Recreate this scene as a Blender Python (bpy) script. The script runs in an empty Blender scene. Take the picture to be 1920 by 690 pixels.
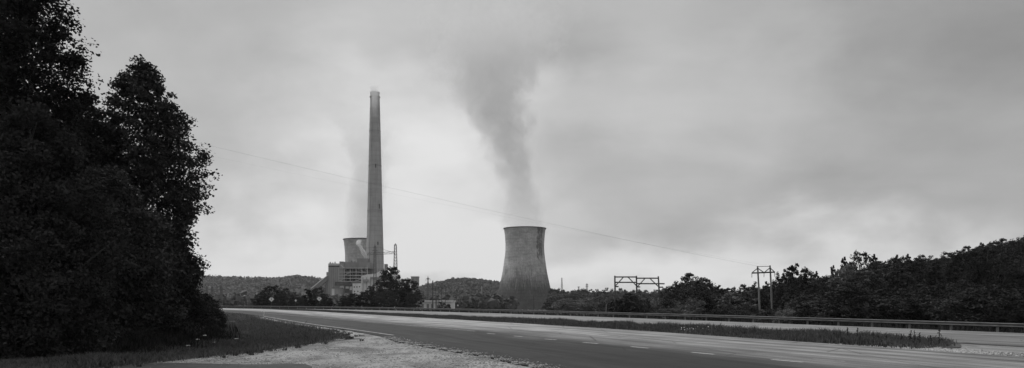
import bpy, math, random
import numpy as np
from mathutils import Vector, noise as mnoise

random.seed(7)
rng = np.random.default_rng(11)
SC = bpy.context.scene
COL = SC.collection

# ------------------------------------------------------------------ camera
EYE, F, HOR = 2.5, 1400.0, 562.0          # eye height, focal length and horizon row for a 1920 x 690 frame
cam_d = bpy.data.cameras.new("camera")
cam_d.sensor_width = 36.0
cam_d.lens = 36.0 * F / 1920.0
cam_d.shift_y = (HOR - 345.0) / 1920.0
cam_d.clip_start, cam_d.clip_end = 0.5, 20000.0
cam = bpy.data.objects.new("camera", cam_d)
cam.location = (0, 0, EYE)
cam.rotation_euler = (math.radians(90), 0, 0)
COL.objects.link(cam)
SC.camera = cam

# ------------------------------------------------------------------ sun + overcast sky (black and white film)
SUN_AZ, SUN_EL = math.radians(-55), math.radians(55)     # sun hidden in the cloud, high on the left
sun_d = bpy.data.lights.new("sun", 'SUN')
sun_d.energy = 1.5
sun_d.angle = math.radians(25)
sun_d.color = (1, 1, 1)
sun = bpy.data.objects.new("sun", sun_d)
sun_dir = Vector((math.sin(SUN_AZ) * math.cos(SUN_EL), math.cos(SUN_AZ) * math.cos(SUN_EL), math.sin(SUN_EL)))
sun.rotation_euler = sun_dir.to_track_quat('Z', 'Y').to_euler()
sun.location = (0, 0, 900)
COL.objects.link(sun)

W = bpy.data.worlds.new("World")
SC.world = W
W.use_nodes = True
nt = W.node_tree
nt.nodes.clear()


class NT:
    """tiny helper for wiring nodes"""
    def __init__(self, tree):
        self.t = tree

    def n(self, typ, **kw):
        nd = self.t.nodes.new(typ)
        for k, v in kw.items():
            setattr(nd, k, v)
        return nd

    def set(self, sock, v):
        if hasattr(v, 'links') or isinstance(v, bpy.types.NodeSocket):
            self.t.links.new(v, sock)
        else:
            sock.default_value = v

    def math(self, op, a, b=0.0, c=0.0, clamp=False):
        nd = self.n('ShaderNodeMath', operation=op, use_clamp=clamp)
        self.set(nd.inputs[0], a); self.set(nd.inputs[1], b); self.set(nd.inputs[2], c)
        return nd.outputs[0]

    def smooth(self, v, lo, hi, a=0.0, b=1.0):
        nd = self.n('ShaderNodeMapRange', interpolation_type='SMOOTHSTEP')
        self.set(nd.inputs[0], v)
        for i, x in enumerate((lo, hi, a, b)):
            self.set(nd.inputs[1 + i], x)
        return nd.outputs[0]

    def lin(self, v, lo, hi, a=0.0, b=1.0):
        nd = self.n('ShaderNodeMapRange')
        self.set(nd.inputs[0], v)
        for i, x in enumerate((lo, hi, a, b)):
            self.set(nd.inputs[1 + i], x)
        return nd.outputs[0]

    def noise(self, vec, scale, detail=4.0, rough=0.55, dist=0.0):
        nd = self.n('ShaderNodeTexNoise')
        if vec is not None:
            self.set(nd.inputs['Vector'], vec)
        nd.inputs['Scale'].default_value = scale
        nd.inputs['Detail'].default_value = detail
        nd.inputs['Roughness'].default_value = rough
        nd.inputs['Distortion'].default_value = dist
        return nd.outputs['Fac']

    def mapping(self, vec, loc=(0, 0, 0), scale=(1, 1, 1), rot=(0, 0, 0)):
        nd = self.n('ShaderNodeMapping')
        self.set(nd.inputs[0], vec)
        nd.inputs['Location'].default_value = loc
        nd.inputs['Rotation'].default_value = rot
        nd.inputs['Scale'].default_value = scale
        return nd.outputs[0]

    def xyz(self, vec):
        nd = self.n('ShaderNodeSeparateXYZ')
        self.set(nd.inputs[0], vec)
        return nd.outputs

    def comb(self, x, y, z):
        nd = self.n('ShaderNodeCombineXYZ')
        for i, v in enumerate((x, y, z)):
            self.set(nd.inputs[i], v)
        return nd.outputs[0]


w = NT(nt)
sky = w.n('ShaderNodeTexSky', sky_type='NISHITA', sun_disc=False)
sky.sun_elevation = SUN_EL
sky.sun_rotation = SUN_AZ
sky.dust_density = 4.0
bw = w.n('ShaderNodeRGBToBW')
nt.links.new(sky.outputs[0], bw.inputs[0])
tc = w.n('ShaderNodeTexCoord')
d = tc.outputs['Generated']
dx, dy, dz = w.xyz(d)
zc = w.math('ADD', w.math('MAXIMUM', dz, 0.0), 0.16)
plane = w.comb(w.math('DIVIDE', dx, zc), w.math('DIVIDE', dy, zc), 0.0)     # cloud deck seen in perspective
big = w.noise(w.mapping(plane, loc=(3.1, 1.7, 0.0), scale=(0.62, 0.8, 1)), 0.55, 3.0, 0.5, 0.3)
med = w.noise(w.mapping(plane, loc=(8.3, 5.2, 0.0), scale=(0.7, 1.0, 1)), 1.7, 7.0, 0.6, 0.35)
soft = w.noise(w.mapping(d, loc=(1.3, 0.4, 2.2), scale=(1, 1, 1.5)), 3.4, 6.0, 0.56, 0.4)
# cloud banks: soft lumps of thicker and thinner cloud, edges broken by noise (azimuth / elevation in radians)
azm = w.math('ARCTAN2', dx, dy)
elv = w.math('ARCSINE', dz)
warp_a = w.math('MULTIPLY', w.math('SUBTRACT', w.noise(w.mapping(d, loc=(5.0, 2.0, 1.0), scale=(1, 1, 1.6)), 4.5, 5.0, 0.55, 0.2), 0.5), 0.42)
warp_e = w.math('MULTIPLY', w.math('SUBTRACT', w.noise(w.mapping(d, loc=(1.0, 7.0, 4.0), scale=(1, 1, 1.6)), 5.5, 5.0, 0.55, 0.2), 0.5), 0.20)
azw, elw = w.math('ADD', azm, warp_a), w.math('ADD', elv, warp_e)
dens = w.math('ADD', w.math('MULTIPLY', w.math('SUBTRACT', big, 0.5), 0.5),
              w.math('ADD', w.math('MULTIPLY', w.math('SUBTRACT', med, 0.5), 0.45),
                     w.math('MULTIPLY', w.math('SUBTRACT', soft, 0.5), 0.62)))
cloud = w.math('ADD', 3.55, w.math('MULTIPLY', dens, -2.9))
for px, py, sx_, sy_, amp in ((780, 285, 215, 200, 2.45), (580, 475, 360, 80, 1.55), (1350, 508, 850, 62, 2.1), (1450, 185, 400, 95, 0.6), (1180, 110, 130, 90, 0.2),
                              (1600, 392, 430, 60, -0.7), (1880, 40, 320, 200, -1.35), (540, 40, 380, 120, -0.5), (950, 75, 170, 75, -0.85), (460, 345, 150, 70, -0.45), (1180, 300, 190, 60, -0.45), (1120, 390, 90, 30, 0.4), (960, 520, 420, 60, 0.5)):
    a0, e0 = math.atan((px - 960) / F), math.atan((HOR - py) / math.hypot(F, px - 960))
    ga = w.math('DIVIDE', w.math('SUBTRACT', azw, a0), sx_ / F)
    ge = w.math('DIVIDE', w.math('SUBTRACT', elw, e0), sy_ / F)
    q = w.math('ADD', w.math('MULTIPLY', ga, ga), w.math('MULTIPLY', ge, ge))
    cloud = w.math('ADD', cloud, w.math('MULTIPLY', w.math('EXPONENT', w.math('MULTIPLY', q, -1.0)), amp))
cloud = w.math('MINIMUM', w.math('MAXIMUM', cloud, 1.9), 6.0)
mixn = w.n('ShaderNodeMix', data_type='FLOAT')
mixn.inputs[0].default_value = 0.95
nt.links.new(bw.outputs[0], mixn.inputs[2])
nt.links.new(cloud, mixn.inputs[3])
bg = w.n('ShaderNodeBackground')
bg.inputs['Strength'].default_value = 0.1
nt.links.new(mixn.outputs[0], bg.inputs['Color'])
wo = w.n('ShaderNodeOutputWorld')
nt.links.new(bg.outputs[0], wo.inputs['Surface'])

SC.view_settings.view_transform = 'Standard'
SC.view_settings.look = 'None'
SC.view_settings.exposure = 0.45
SC.view_settings.gamma = 1.0
SC.render.engine = 'CYCLES'
SC.cycles.max_bounces = 6
SC.cycles.diffuse_bounces = 3
SC.cycles.glossy_bounces = 2
SC.cycles.transmission_bounces = 2
SC.cycles.volume_bounces = 2
SC.cycles.use_denoising = True
SC.cycles.use_adaptive_sampling = False
SC.cycles.volume_step_rate = 1.0
SC.cycles.volume_max_steps = 256


# ------------------------------------------------------------------ materials (all grey: the film is black and white)
def new_mat(name):
    m = bpy.data.materials.new(name)
    m.use_nodes = True
    m.node_tree.nodes.clear()
    t = NT(m.node_tree)
    out = t.n('ShaderNodeOutputMaterial')
    return m, t, out


def principled(t, out, col, rough=0.8, spec=0.3, metal=0.0, bump=None, bstr=0.3, bdist=0.02):
    b = t.n('ShaderNodeBsdfPrincipled')
    if isinstance(col, (int, float)):
        b.inputs['Base Color'].default_value = (col, col, col, 1)
    else:
        t.t.links.new(col, b.inputs['Base Color'])
    t.set(b.inputs['Roughness'], rough)
    b.inputs['Specular IOR Level'].default_value = spec
    b.inputs['Metallic'].default_value = metal
    if bump is not None:
        bp = t.n('ShaderNodeBump')
        bp.inputs['Strength'].default_value = bstr
        bp.inputs['Distance'].default_value = bdist
        t.t.links.new(bump, bp.inputs['Height'])
        t.t.links.new(bp.outputs[0], b.inputs['Normal'])
    t.t.links.new(b.outputs[0], out.inputs['Surface'])
    return b


def noisy(name, a, b, scale, rough=0.85, spec=0.2, metal=0.0, detail=5.0, stretch=(1, 1, 1), bump=0.0, bdist=0.02, coord='Object'):
    m, t, out = new_mat(name)
    c = t.n('ShaderNodeTexCoord').outputs[coord]
    nz = t.noise(t.mapping(c, scale=stretch), scale, detail, 0.6)
    v = t.lin(nz, 0.3, 0.7, a, b)
    principled(t, out, v, rough, spec, metal, nz if bump else None, bump, bdist)
    return m


def leaf_mat(name, base, spread, trans=0.25, nscale=0.35, rough=0.8):
    m, t, out = new_mat(name)
    tc_ = t.n('ShaderNodeTexCoord')
    oi = t.n('ShaderNodeObjectInfo')
    nz = t.noise(tc_.outputs['Object'], nscale, 3.0, 0.6)
    v = t.math('ADD', t.lin(nz, 0.25, 0.75, base * (1 - spread), base * (1 + spread)),
               t.math('MULTIPLY', t.math('SUBTRACT', oi.outputs['Random'], 0.5), base * 0.9))
    b = principled(t, out, v, rough, 0.06)
    tr = t.n('ShaderNodeBsdfTranslucent')
    t.t.links.new(v, tr.inputs['Color'])
    mx = t.n('ShaderNodeMixShader')
    mx.inputs[0].default_value = trans
    t.t.links.new(b.outputs[0], mx.inputs[1])
    t.t.links.new(tr.outputs[0], mx.inputs[2])
    t.t.links.new(mx.outputs[0], out.inputs['Surface'])
    return m


M = {}
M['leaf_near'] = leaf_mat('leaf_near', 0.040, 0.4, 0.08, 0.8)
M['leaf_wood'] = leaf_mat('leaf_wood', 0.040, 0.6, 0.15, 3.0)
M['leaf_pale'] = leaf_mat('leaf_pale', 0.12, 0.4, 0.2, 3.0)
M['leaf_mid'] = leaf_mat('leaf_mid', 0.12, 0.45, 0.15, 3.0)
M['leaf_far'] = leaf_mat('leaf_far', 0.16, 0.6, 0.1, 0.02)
M['bark'] = noisy('bark', 0.05, 0.12, 6.0, stretch=(1, 1, 0.2), bump=0.5)
M['bark_pale'] = noisy('bark_pale', 0.16, 0.3, 6.0, stretch=(1, 1, 0.2))
M['grass'] = leaf_mat('grass', 0.11, 0.75, 0.15, 5.0)
M['brush'] = leaf_mat('brush', 0.045, 0.7, 0.1, 4.0)
M['ground'] = noisy('ground', 0.035, 0.085, 0.25, detail=8.0)
M['soil'] = noisy('soil', 0.05, 0.10, 1.5, detail=8.0)
M['pole_wood'] = noisy('pole_wood', 0.05, 0.12, 3.0, stretch=(1, 1, 0.15))
M['pole_pale'] = noisy('pole_pale', 0.15, 0.27, 3.0, stretch=(1, 1, 0.15))
M['steel'] = noisy('steel', 0.10, 0.18, 2.0, rough=0.6, metal=0.0)
M['steel_pale'] = noisy('steel_pale', 0.38, 0.55, 2.0, rough=0.6)
M['galv'] = noisy('galv', 0.06, 0.14, 1.2, rough=0.6, spec=0.3, metal=0.0, stretch=(1, 1, 3))
M['galv_post'] = noisy('galv_post', 0.14, 0.28, 2.0, rough=0.6, metal=0.2)
M['wire'] = noisy('wire', 0.10, 0.14, 2.0)
M['sign_white'] = noisy('sign_white', 0.62, 0.75, 1.5)
M['sign_black'] = noisy('sign_black', 0.02, 0.03, 3.0)
M['white_plastic'] = noisy('white_plastic', 0.65, 0.8, 3.0, rough=0.5)
M['paint'] = noisy('paint', 0.36, 0.62, 6.0, detail=6)
M['paint_edge'] = noisy('paint_edge', 0.25, 0.62, 3.0, detail=8)
M['paint_worn'] = noisy('paint_worn', 0.16, 0.55, 2.5, detail=8)
M['wall_dark'] = noisy('wall_dark', 0.16, 0.27, 0.12, stretch=(1, 1, 0.4))
M['wall_mid'] = noisy('wall_mid', 0.26, 0.38, 0.12, stretch=(1, 1, 0.3))
M['wall_pale'] = noisy('wall_pale', 0.62, 0.82, 0.12, stretch=(1, 1, 0.3))
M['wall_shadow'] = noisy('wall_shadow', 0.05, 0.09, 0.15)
M['glass_dark'] = noisy('glass_dark', 0.02, 0.04, 0.5, rough=0.2, spec=0.5)
M['car_paint'] = noisy('car_paint', 0.05, 0.06, 2.0, rough=0.25, spec=0.5)
M['car_glass'] = noisy('car_glass', 0.02, 0.03, 2.0, rough=0.1, spec=0.6)
M['rubber'] = noisy('rubber', 0.02, 0.035, 5.0)
M['flower'] = noisy('flower', 0.6, 0.8, 9.0)
M['stone'] = noisy('stone', 0.24, 0.48, 3.0, coord='Object', detail=3)


def mat_gravel():
    m, t, out = new_mat('gravel')
    c = t.n('ShaderNodeTexCoord').outputs['Object']
    vor = t.n('ShaderNodeTexVoronoi')
    t.set(vor.inputs['Vector'], c)
    vor.inputs['Scale'].default_value = 18.0
    fine = t.noise(c, 9.0, 6.0, 0.7)
    patch = t.noise(t.mapping(c, scale=(1.0, 0.55, 1)), 0.45, 5.0, 0.6, 0.6)
    sep = t.n('ShaderNodeSeparateColor')
    t.t.links.new(vor.outputs['Color'], sep.inputs[0])
    v = t.math('ADD', t.lin(sep.outputs[0], 0, 1, 0.27, 0.40), t.lin(fine, 0.3, 0.7, -0.07, 0.07))
    v = t.math('MULTIPLY', v, t.smooth(patch, 0.32, 0.60, 0.50, 1.0))
    spots = t.noise(t.mapping(c, scale=(1.0, 0.4, 1)), 2.6, 4.0, 0.65)
    v = t.math('MULTIPLY', v, t.smooth(spots, 0.34, 0.46, 0.42, 1.0))
    principled(t, out, v, 0.9, 0.15, 0.0, vor.outputs['Distance'], 0.6, 0.03)
    return m


def mat_asphalt(name, dark, light, split):
    """UV.y runs across the carriageway (0 = near edge): old pale lanes, a newer dark turning lane, wheel tracks"""
    m, t, out = new_mat(name)
    tcn = t.n('ShaderNodeTexCoord')
    uvx, uvy, _ = t.xyz(tcn.outputs['UV'])
    c = tcn.outputs['Object']
    wob = t.noise(t.mapping(c, scale=(0.3, 0.3, 0.3)), 0.35, 3.0)
    u = t.math('ADD', uvy, t.math('MULTIPLY', t.math('SUBTRACT', wob, 0.5), 0.035))
    u2 = t.math('ADD', u, t.math('MULTIPLY', t.math('SUBTRACT', t.noise(c, 0.10, 4.0, 0.6), 0.5), 0.22))
    base = t.smooth(u2, split - 0.14, split + 0.20, dark, light)
    # grazing sky sheen painted into the asphalt: paler far off, darker towards the crossing
    along_u = t.math('ADD', uvx, t.math('MULTIPLY', t.math('SUBTRACT', wob, 0.5), 3.0))
    base = t.math('MULTIPLY', base, t.smooth(along_u, 9.0, 16.0, 0.50, 1.0))
    long_ = t.noise(t.comb(t.math('MULTIPLY', uvx, 1.2), t.math('MULTIPLY', uvy, 34.0), 0.0), 1.0, 4.0, 0.6)
    base = t.math('MULTIPLY', base, t.lin(long_, 0.3, 0.7, 0.50, 1.42))
    long2 = t.noise(t.comb(t.math('MULTIPLY', uvx, 0.35), t.math('MULTIPLY', uvy, 13.0), 4.0), 1.0, 3.0, 0.6)
    base = t.math('MULTIPLY', base, t.lin(long2, 0.3, 0.7, 0.70, 1.25))
    for v0, wv, kk_ in ((0.865, 0.024, 0.40), (0.60, 0.03, 0.72), (0.03, 0.03, 0.6)):
        base = t.math('MULTIPLY', base, t.smooth(t.math('ABSOLUTE', t.math('SUBTRACT', u, v0)), 0.0, wv, kk_, 1.0))
    blot = t.noise(c, 0.22, 5.0, 0.6)
    base = t.math('MULTIPLY', base, t.lin(blot, 0.3, 0.7, 0.70, 1.25))
    grit = t.noise(c, 22.0, 4.0, 0.7)
    base = t.math('MULTIPLY', base, t.lin(grit, 0.3, 0.7, 0.72, 1.28))
    # oil streaks along the wheel paths
    tr = t.math('ABSOLUTE', t.math('SINE', t.math('MULTIPLY', u, 16.5)))
    base = t.math('MULTIPLY', base, t.smooth(tr, 0.0, 0.30, 0.66, 1.0))
    crack = t.n('ShaderNodeTexVoronoi', feature='DISTANCE_TO_EDGE')
    t.set(crack.inputs['Vector'], t.mapping(c, scale=(0.22, 0.16, 1)))
    crack.inputs['Scale'].default_value = 1.0
    cm = t.noise(c, 0.12, 2.0)
    base = t.math('MULTIPLY', base, t.math('MAXIMUM', t.smooth(crack.outputs['Distance'], 0.0, 0.014, 0.45, 1.0), t.smooth(cm, 0.55, 0.45, 0.0, 1.0)))
    principled(t, out, base, t.lin(blot, 0.3, 0.7, 0.60, 0.72), 0.18, 0.0, grit, 0.35, 0.01)
    return m


def mat_tower(name, stain_side, seed, lower_dark):
    """weathered concrete: lift rings, rain streaks, a wet dark lower skirt and one big black stain"""
    m, t, out = new_mat(name)
    c = t.n('ShaderNodeTexCoord').outputs['Object']
    x, y, z = t.xyz(c)
    ang = t.math('ARCTAN2', x, t.math('MULTIPLY', y, -1.0))      # 0 faces the camera, + to the right
    ac = t.comb(t.math('MULTIPLY', ang, 26.0), t.math('MULTIPLY', z, 0.05), seed)
    streak = t.noise(ac, 1.0, 5.0, 0.65)
    blot = t.noise(t.mapping(c, loc=(seed, 0, 0)), 0.06, 6.0, 0.62)
    fine = t.noise(c, 0.5, 5.0, 0.7)
    v = t.lin(streak, 0.25, 0.75, 0.36, 0.52)
    v = t.math('MULTIPLY', v, t.lin(blot, 0.3, 0.7, 0.72, 1.22))
    v = t.math('MULTIPLY', v, t.lin(fine, 0.3, 0.7, 0.72, 1.25))
    ring = t.math('FRACT', t.math('MULTIPLY', z, 1.0 / 5.2))
    v = t.math('MULTIPLY', v, t.smooth(t.math('ABSOLUTE', t.math('SUBTRACT', ring, 0.5)), 0.0, 0.10, 0.80, 1.0))
    band = t.noise(t.comb(t.math('MULTIPLY', ang, 3.0), 0.0, t.math('MULTIPLY', z, 0.22)), 1.0, 5.0, 0.7)
    v = t.math('MULTIPLY', v, t.lin(band, 0.3, 0.7, 0.78, 1.18))
    edge = t.math('ADD', z, t.math('MULTIPLY', t.math('SUBTRACT', streak, 0.5), 55.0))
    v = t.math('MULTIPLY', v, t.smooth(edge, 14.0, 66.0, lower_dark, 1.0))
    # big stain
    if stain_side is not None:
        a0, a1, z0, z1 = stain_side
        nz = t.noise(t.comb(t.math('MULTIPLY', ang, 9.0), t.math('MULTIPLY', z, 0.10), seed), 1.0, 6.0, 0.7)
        wA = t.math('ADD', ang, t.math('MULTIPLY', t.math('SUBTRACT', nz, 0.5), 0.35))
        wZ = t.math('ADD', z, t.math('MULTIPLY', t.math('SUBTRACT', nz, 0.5), 40.0))
        s = t.math('MULTIPLY', t.math('MULTIPLY', t.smooth(wA, a0 - 0.05, a0 + 0.05), t.smooth(wA, a1 + 0.05, a1 - 0.05)), t.smooth(wZ, z0, z0 + 14))
        s = t.math('MULTIPLY', s, t.smooth(nz, 0.34, 0.56, 0.2, 1.0))
        v = t.math('MULTIPLY', v, t.math('SUBTRACT', 1.0, t.math('MULTIPLY', s, 0.70)))
    principled(t, out, v, 0.92, 0.1)
    return m


def mat_chimney():
    m, t, out = new_mat('chimney_concrete')
    c = t.n('ShaderNodeTexCoord').outputs['Object']
    x, y, z = t.xyz(c)
    streak = t.noise(t.mapping(c, scale=(0.5, 0.5, 0.02)), 1.0, 5.0, 0.6)
    blot = t.noise(c, 0.05, 5.0, 0.6)
    ring = t.noise(t.comb(0.0, 0.0, t.math('MULTIPLY', z, 0.10)), 1.0, 6.0, 0.75)
    v = t.lin(streak, 0.3, 0.7, 0.32, 0.44)
    v = t.math('MULTIPLY', v, t.lin(ring, 0.3, 0.7, 0.80, 1.15))
    v = t.math('MULTIPLY', v, t.lin(blot, 0.3, 0.7, 0.85, 1.12))
    lift = t.math('FRACT', t.math('MULTIPLY', z, 1.0 / 7.5))
    v = t.math('MULTIPLY', v, t.smooth(lift, 0.0, 0.12, 0.84, 1.0))
    principled(t, out, v, 0.92, 0.1)
    return m


M['gravel'] = mat_gravel()
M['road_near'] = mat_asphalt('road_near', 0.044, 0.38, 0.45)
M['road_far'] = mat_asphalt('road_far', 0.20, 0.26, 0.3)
M['old_asphalt'] = noisy('old_asphalt', 0.03, 0.075, 2.0, rough=0.7, detail=8)
M['tower_a'] = mat_tower('tower_a', (0.62, 1.05, 68.0, 130.0), 2.0, 0.17)
M['tower_b'] = mat_tower('tower_b', None, 9.0, 0.8)
M['chimney'] = mat_chimney()


# ------------------------------------------------------------------ mesh helpers
class MB:
    def __init__(self):
        self.v, self.f = [], []

    def box(self, c, s, rz=0.0):
        cx, cy, cz = c
        hx, hy, hz = s[0] / 2, s[1] / 2, s[2] / 2
        n = len(self.v)
        cs, sn = math.cos(rz), math.sin(rz)
        for z in (-hz, hz):
            for x, y in ((-hx, -hy), (hx, -hy), (hx, hy), (-hx, hy)):
                self.v.append((cx + x * cs - y * sn, cy + x * sn + y * cs, cz + z))
        for f in ((0, 3, 2, 1), (4, 5, 6, 7), (0, 1, 5, 4), (1, 2, 6, 5), (2, 3, 7, 6), (3, 0, 4, 7)):
            self.f.append(tuple(n + i for i in f))
        return self

    def tube(self, pts, radii, sides=6, cap=True):
        pts = [Vector(p) for p in pts]
        n0 = len(self.v)
        for i, p in enumerate(pts):
            a = pts[max(i - 1, 0)]
            b = pts[min(i + 1, len(pts) - 1)]
            t = (b - a)
            if t.length < 1e-9:
                t = Vector((0, 0, 1))
            t.normalize()
            u = t.cross(Vector((0, 0, 1)))
            if u.length < 1e-3:
                u = Vector((1, 0, 0))
            u.normalize()
            v = t.cross(u)
            r = radii[i] if isinstance(radii, (list, tuple)) else radii
            for k in range(sides):
                an = 2 * math.pi * k / sides
                self.v.append(tuple(p + u * (r * math.cos(an)) + v * (r * math.sin(an))))
        for i in range(len(pts) - 1):
            for k in range(sides):
                k2 = (k + 1) % sides
                a = n0 + i * sides
                self.f.append((a + k, a + k2, a + sides + k2, a + sides + k))
        if cap:
            self.f.append(tuple(n0 + k for k in reversed(range(sides))))
            self.f.append(tuple(n0 + (len(pts) - 1) * sides + k for k in range(sides)))
        return self

    def bar(self, a, b, th=0.3):
        return self.tube([a, b], th / 2 * 1.2, 4)

    def lathe(self, prof, seg=48, a0=0.0, a1=2 * math.pi):
        n0 = len(self.v)
        full = abs(a1 - a0 - 2 * math.pi) < 1e-6
        m = seg if full else seg + 1
        for r, z in prof:
            for k in range(m):
                an = a0 + (a1 - a0) * k / seg
                self.v.append((r * math.cos(an), r * math.sin(an), z))
        for i in range(len(prof) - 1):
            for k in range(seg):
                k2 = (k + 1) % m
                self.f.append((n0 + i * m + k, n0 + i * m + k2, n0 + (i + 1) * m + k2, n0 + (i + 1) * m + k))
        return self

    def prism(self, poly, y0, y1):
        """polygon in x,z extruded along y"""
        n0, n = len(self.v), len(poly)
        for y in (y0, y1):
            for x, z in poly:
                self.v.append((x, y, z))
        self.f.append(tuple(n0 + i for i in range(n)))
        self.f.append(tuple(n0 + n + i for i in reversed(range(n))))
        for i in range(n):
            j = (i + 1) % n
            self.f.append((n0 + j, n0 + i, n0 + n + i, n0 + n + j))
        return self

    def mesh(self, name, mat, smooth=False):
        me = bpy.data.meshes.new(name)
        me.from_pydata([tuple(map(float, v)) for v in self.v], [], self.f)
        me.materials.append(M[mat] if isinstance(mat, str) else mat)
        if smooth:
            me.polygons.foreach_set('use_smooth', [True] * len(me.polygons))
        me.update()
        return me

    def build(self, name, mat, parent=None, smooth=False, loc=None):
        return link(name, self.mesh(name, mat, smooth), parent, loc)


def link(name, me, parent=None, loc=None):
    o = bpy.data.objects.new(name, me)
    COL.objects.link(o)
    if parent is not None:
        o.parent = parent
    if loc is not None:
        o.location = loc
    return o


def tag(o, label=None, cat=None, group=None, kind=None):
    if label:
        o['label'] = label
    if cat:
        o['category'] = cat
    if group:
        o['group'] = group
    if kind:
        o['kind'] = kind
    return o


def thing(name, label, cat, loc=(0, 0, 0), group=None, rz=0.0):
    o = link(name, None, None, loc)
    o.rotation_euler.z = rz
    o.empty_display_size = 0.5
    return tag(o, label, cat, group)


def np_mesh(name, verts, k, mat, smooth=False):
    """verts: (n*k,3) array of separate k-gons"""
    n = len(verts) // k
    me = bpy.data.meshes.new(name)
    me.vertices.add(n * k)
    me.vertices.foreach_set('co', np.ascontiguousarray(verts, dtype=np.float32).ravel())
    me.loops.add(n * k)
    me.loops.foreach_set('vertex_index', np.arange(n * k, dtype=np.int32))
    me.polygons.add(n)
    me.polygons.foreach_set('loop_start', np.arange(0, n * k, k, dtype=np.int32))
    me.materials.append(M[mat])
    me.update(calc_edges=True)
    me.validate()
    return me


def grid_mesh(name, rows, mat, uv=None, smooth=True):
    """rows: array (r, c, 3)"""
    rows = np.asarray(rows, dtype=np.float64)
    R, C, _ = rows.shape
    i, j = np.meshgrid(np.arange(R - 1), np.arange(C - 1), indexing='ij')
    a = (i * C + j).ravel()
    quads = np.stack([a, a + 1, a + C + 1, a + C], 1)
    me = bpy.data.meshes.new(name)
    me.from_pydata(rows.reshape(-1, 3).tolist(), [], quads.tolist())
    if uv is not None:
        ul = me.uv_layers.new(name='UVMap')
        li = np.zeros(len(me.loops), dtype=np.int32)
        me.loops.foreach_get('vertex_index', li)
        ul.data.foreach_set('uv', np.asarray(uv, dtype=np.float32).reshape(-1, 2)[li].ravel())
    me.materials.append(M[mat])
    if smooth:
        me.polygons.foreach_set('use_smooth', [True] * len(me.polygons))
    me.update()
    return me


def at(px, py, Y):
    return Vector(((px - 960.0) / F * Y, Y, EYE + (HOR - py) / F * Y))


def catmull(pts, step=2.0):
    P = [np.array(p, float) for p in pts]
    P = [2 * P[0] - P[1]] + P + [2 * P[-1] - P[-2]]
    out = []
    for i in range(1, len(P) - 2):
        p0, p1, p2, p3 = P[i - 1:i + 3]
        n = max(2, int(np.linalg.norm(p2 - p1) / step))
        for k in range(n):
            t = k / n
            out.append(0.5 * ((2 * p1) + (-p0 + p2) * t + (2 * p0 - 5 * p1 + 4 * p2 - p3) * t ** 2 + (-p0 + 3 * p1 - 3 * p2 + p3) * t ** 3))
    out.append(P[-2])
    return np.array(out)


def resample(c, n):
    dd = np.r_[0, np.cumsum(np.linalg.norm(np.diff(c, axis=0), axis=1))]
    s = np.linspace(0, dd[-1], n)
    return np.stack([np.interp(s, dd, c[:, k]) for k in range(c.shape[1])], 1), dd[-1]


def smooth_curve(c, it=40):
    c = c.copy()
    for _ in range(it):
        c[1:-1] = 0.5 * c[1:-1] + 0.25 * (c[:-2] + c[2:])
    return c


def offset(c, dist):
    t = np.gradient(c, axis=0)
    t /= np.linalg.norm(t, axis=1)[:, None]
    return c + np.stack([-t[:, 1], t[:, 0]], 1) * dist


# ------------------------------------------------------------------ road layout (plan view, metres)
N_PTS = [(30, -70), (16, -20), (9, 5), (4.2, 18), (0.9, 27.3), (-1.2, 31.8), (-3, 35.9), (-6, 42), (-8.9, 50.4), (-13.6, 60.6), (-19.9, 72.7),
         (-26.5, 86), (-38, 112), (-49, 133), (-59, 149), (-75, 170), (-102, 194), (-140, 216), (-200, 236)]
M_PTS = [(66, -70), (45, -20), (32, 8), (26, 22), (22, 32.1), (19.2, 38.2), (16.2, 44), (12, 55), (8.6, 61.9), (5.0, 69.2), (0.6, 77.5), (-6.5, 91), (-14.6, 106),
         (-23, 122), (-35.5, 145), (-47, 166), (-70, 201), (-98, 224), (-140, 244), (-200, 258)]
G_PTS = [(96, -70), (72, -20), (57, 12), (46, 38), (38, 55.4), (33.2, 66.5), (25.2, 84), (15.5, 102.8), (0.5, 131), (-19.5, 160.8), (-41, 187), (-57, 201.5),
         (-75, 213.5), (-104, 230), (-145, 249), (-200, 264)]
Nc = smooth_curve(catmull(N_PTS, 1.5), 3)
Mc = smooth_curve(catmull(M_PTS, 1.5), 30)
Gc = smooth_curve(catmull(G_PTS, 1.5), 30)
M2c = offset(Mc, -7.2)
E2c = offset(Gc, 1.1)


def rail_Y(X):
    o = np.argsort(Gc[:, 0])
    return np.interp(X, Gc[o, 0], Gc[o, 1])


def ss(a, b, x):
    t = np.clip((x - a) / (b - a), 0, 1)
    return t * t * (3 - 2 * t)


HILL_X = np.array([-400, 100, 300, 375, 420, 470, 520, 560, 600, 640, 700, 760, 790, 820, 850, 880, 910, 940, 990, 1050, 1150, 1300, 1600, 2400])
HILL_Y = np.array([500, 505, 516, 520, 522, 524, 524, 520, 525, 535, 545, 548, 540, 532, 525.5, 525, 528, 533, 541, 550, 553, 553, 540, 520])
RH_X = np.array([1380, 1450, 1550, 1640, 1700, 1760, 1800, 1850, 1900, 1920, 2050, 2400])
RH_Y = np.array([585, 580, 562, 545, 537, 528, 520, 512, 505, 502, 484, 450])


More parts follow.
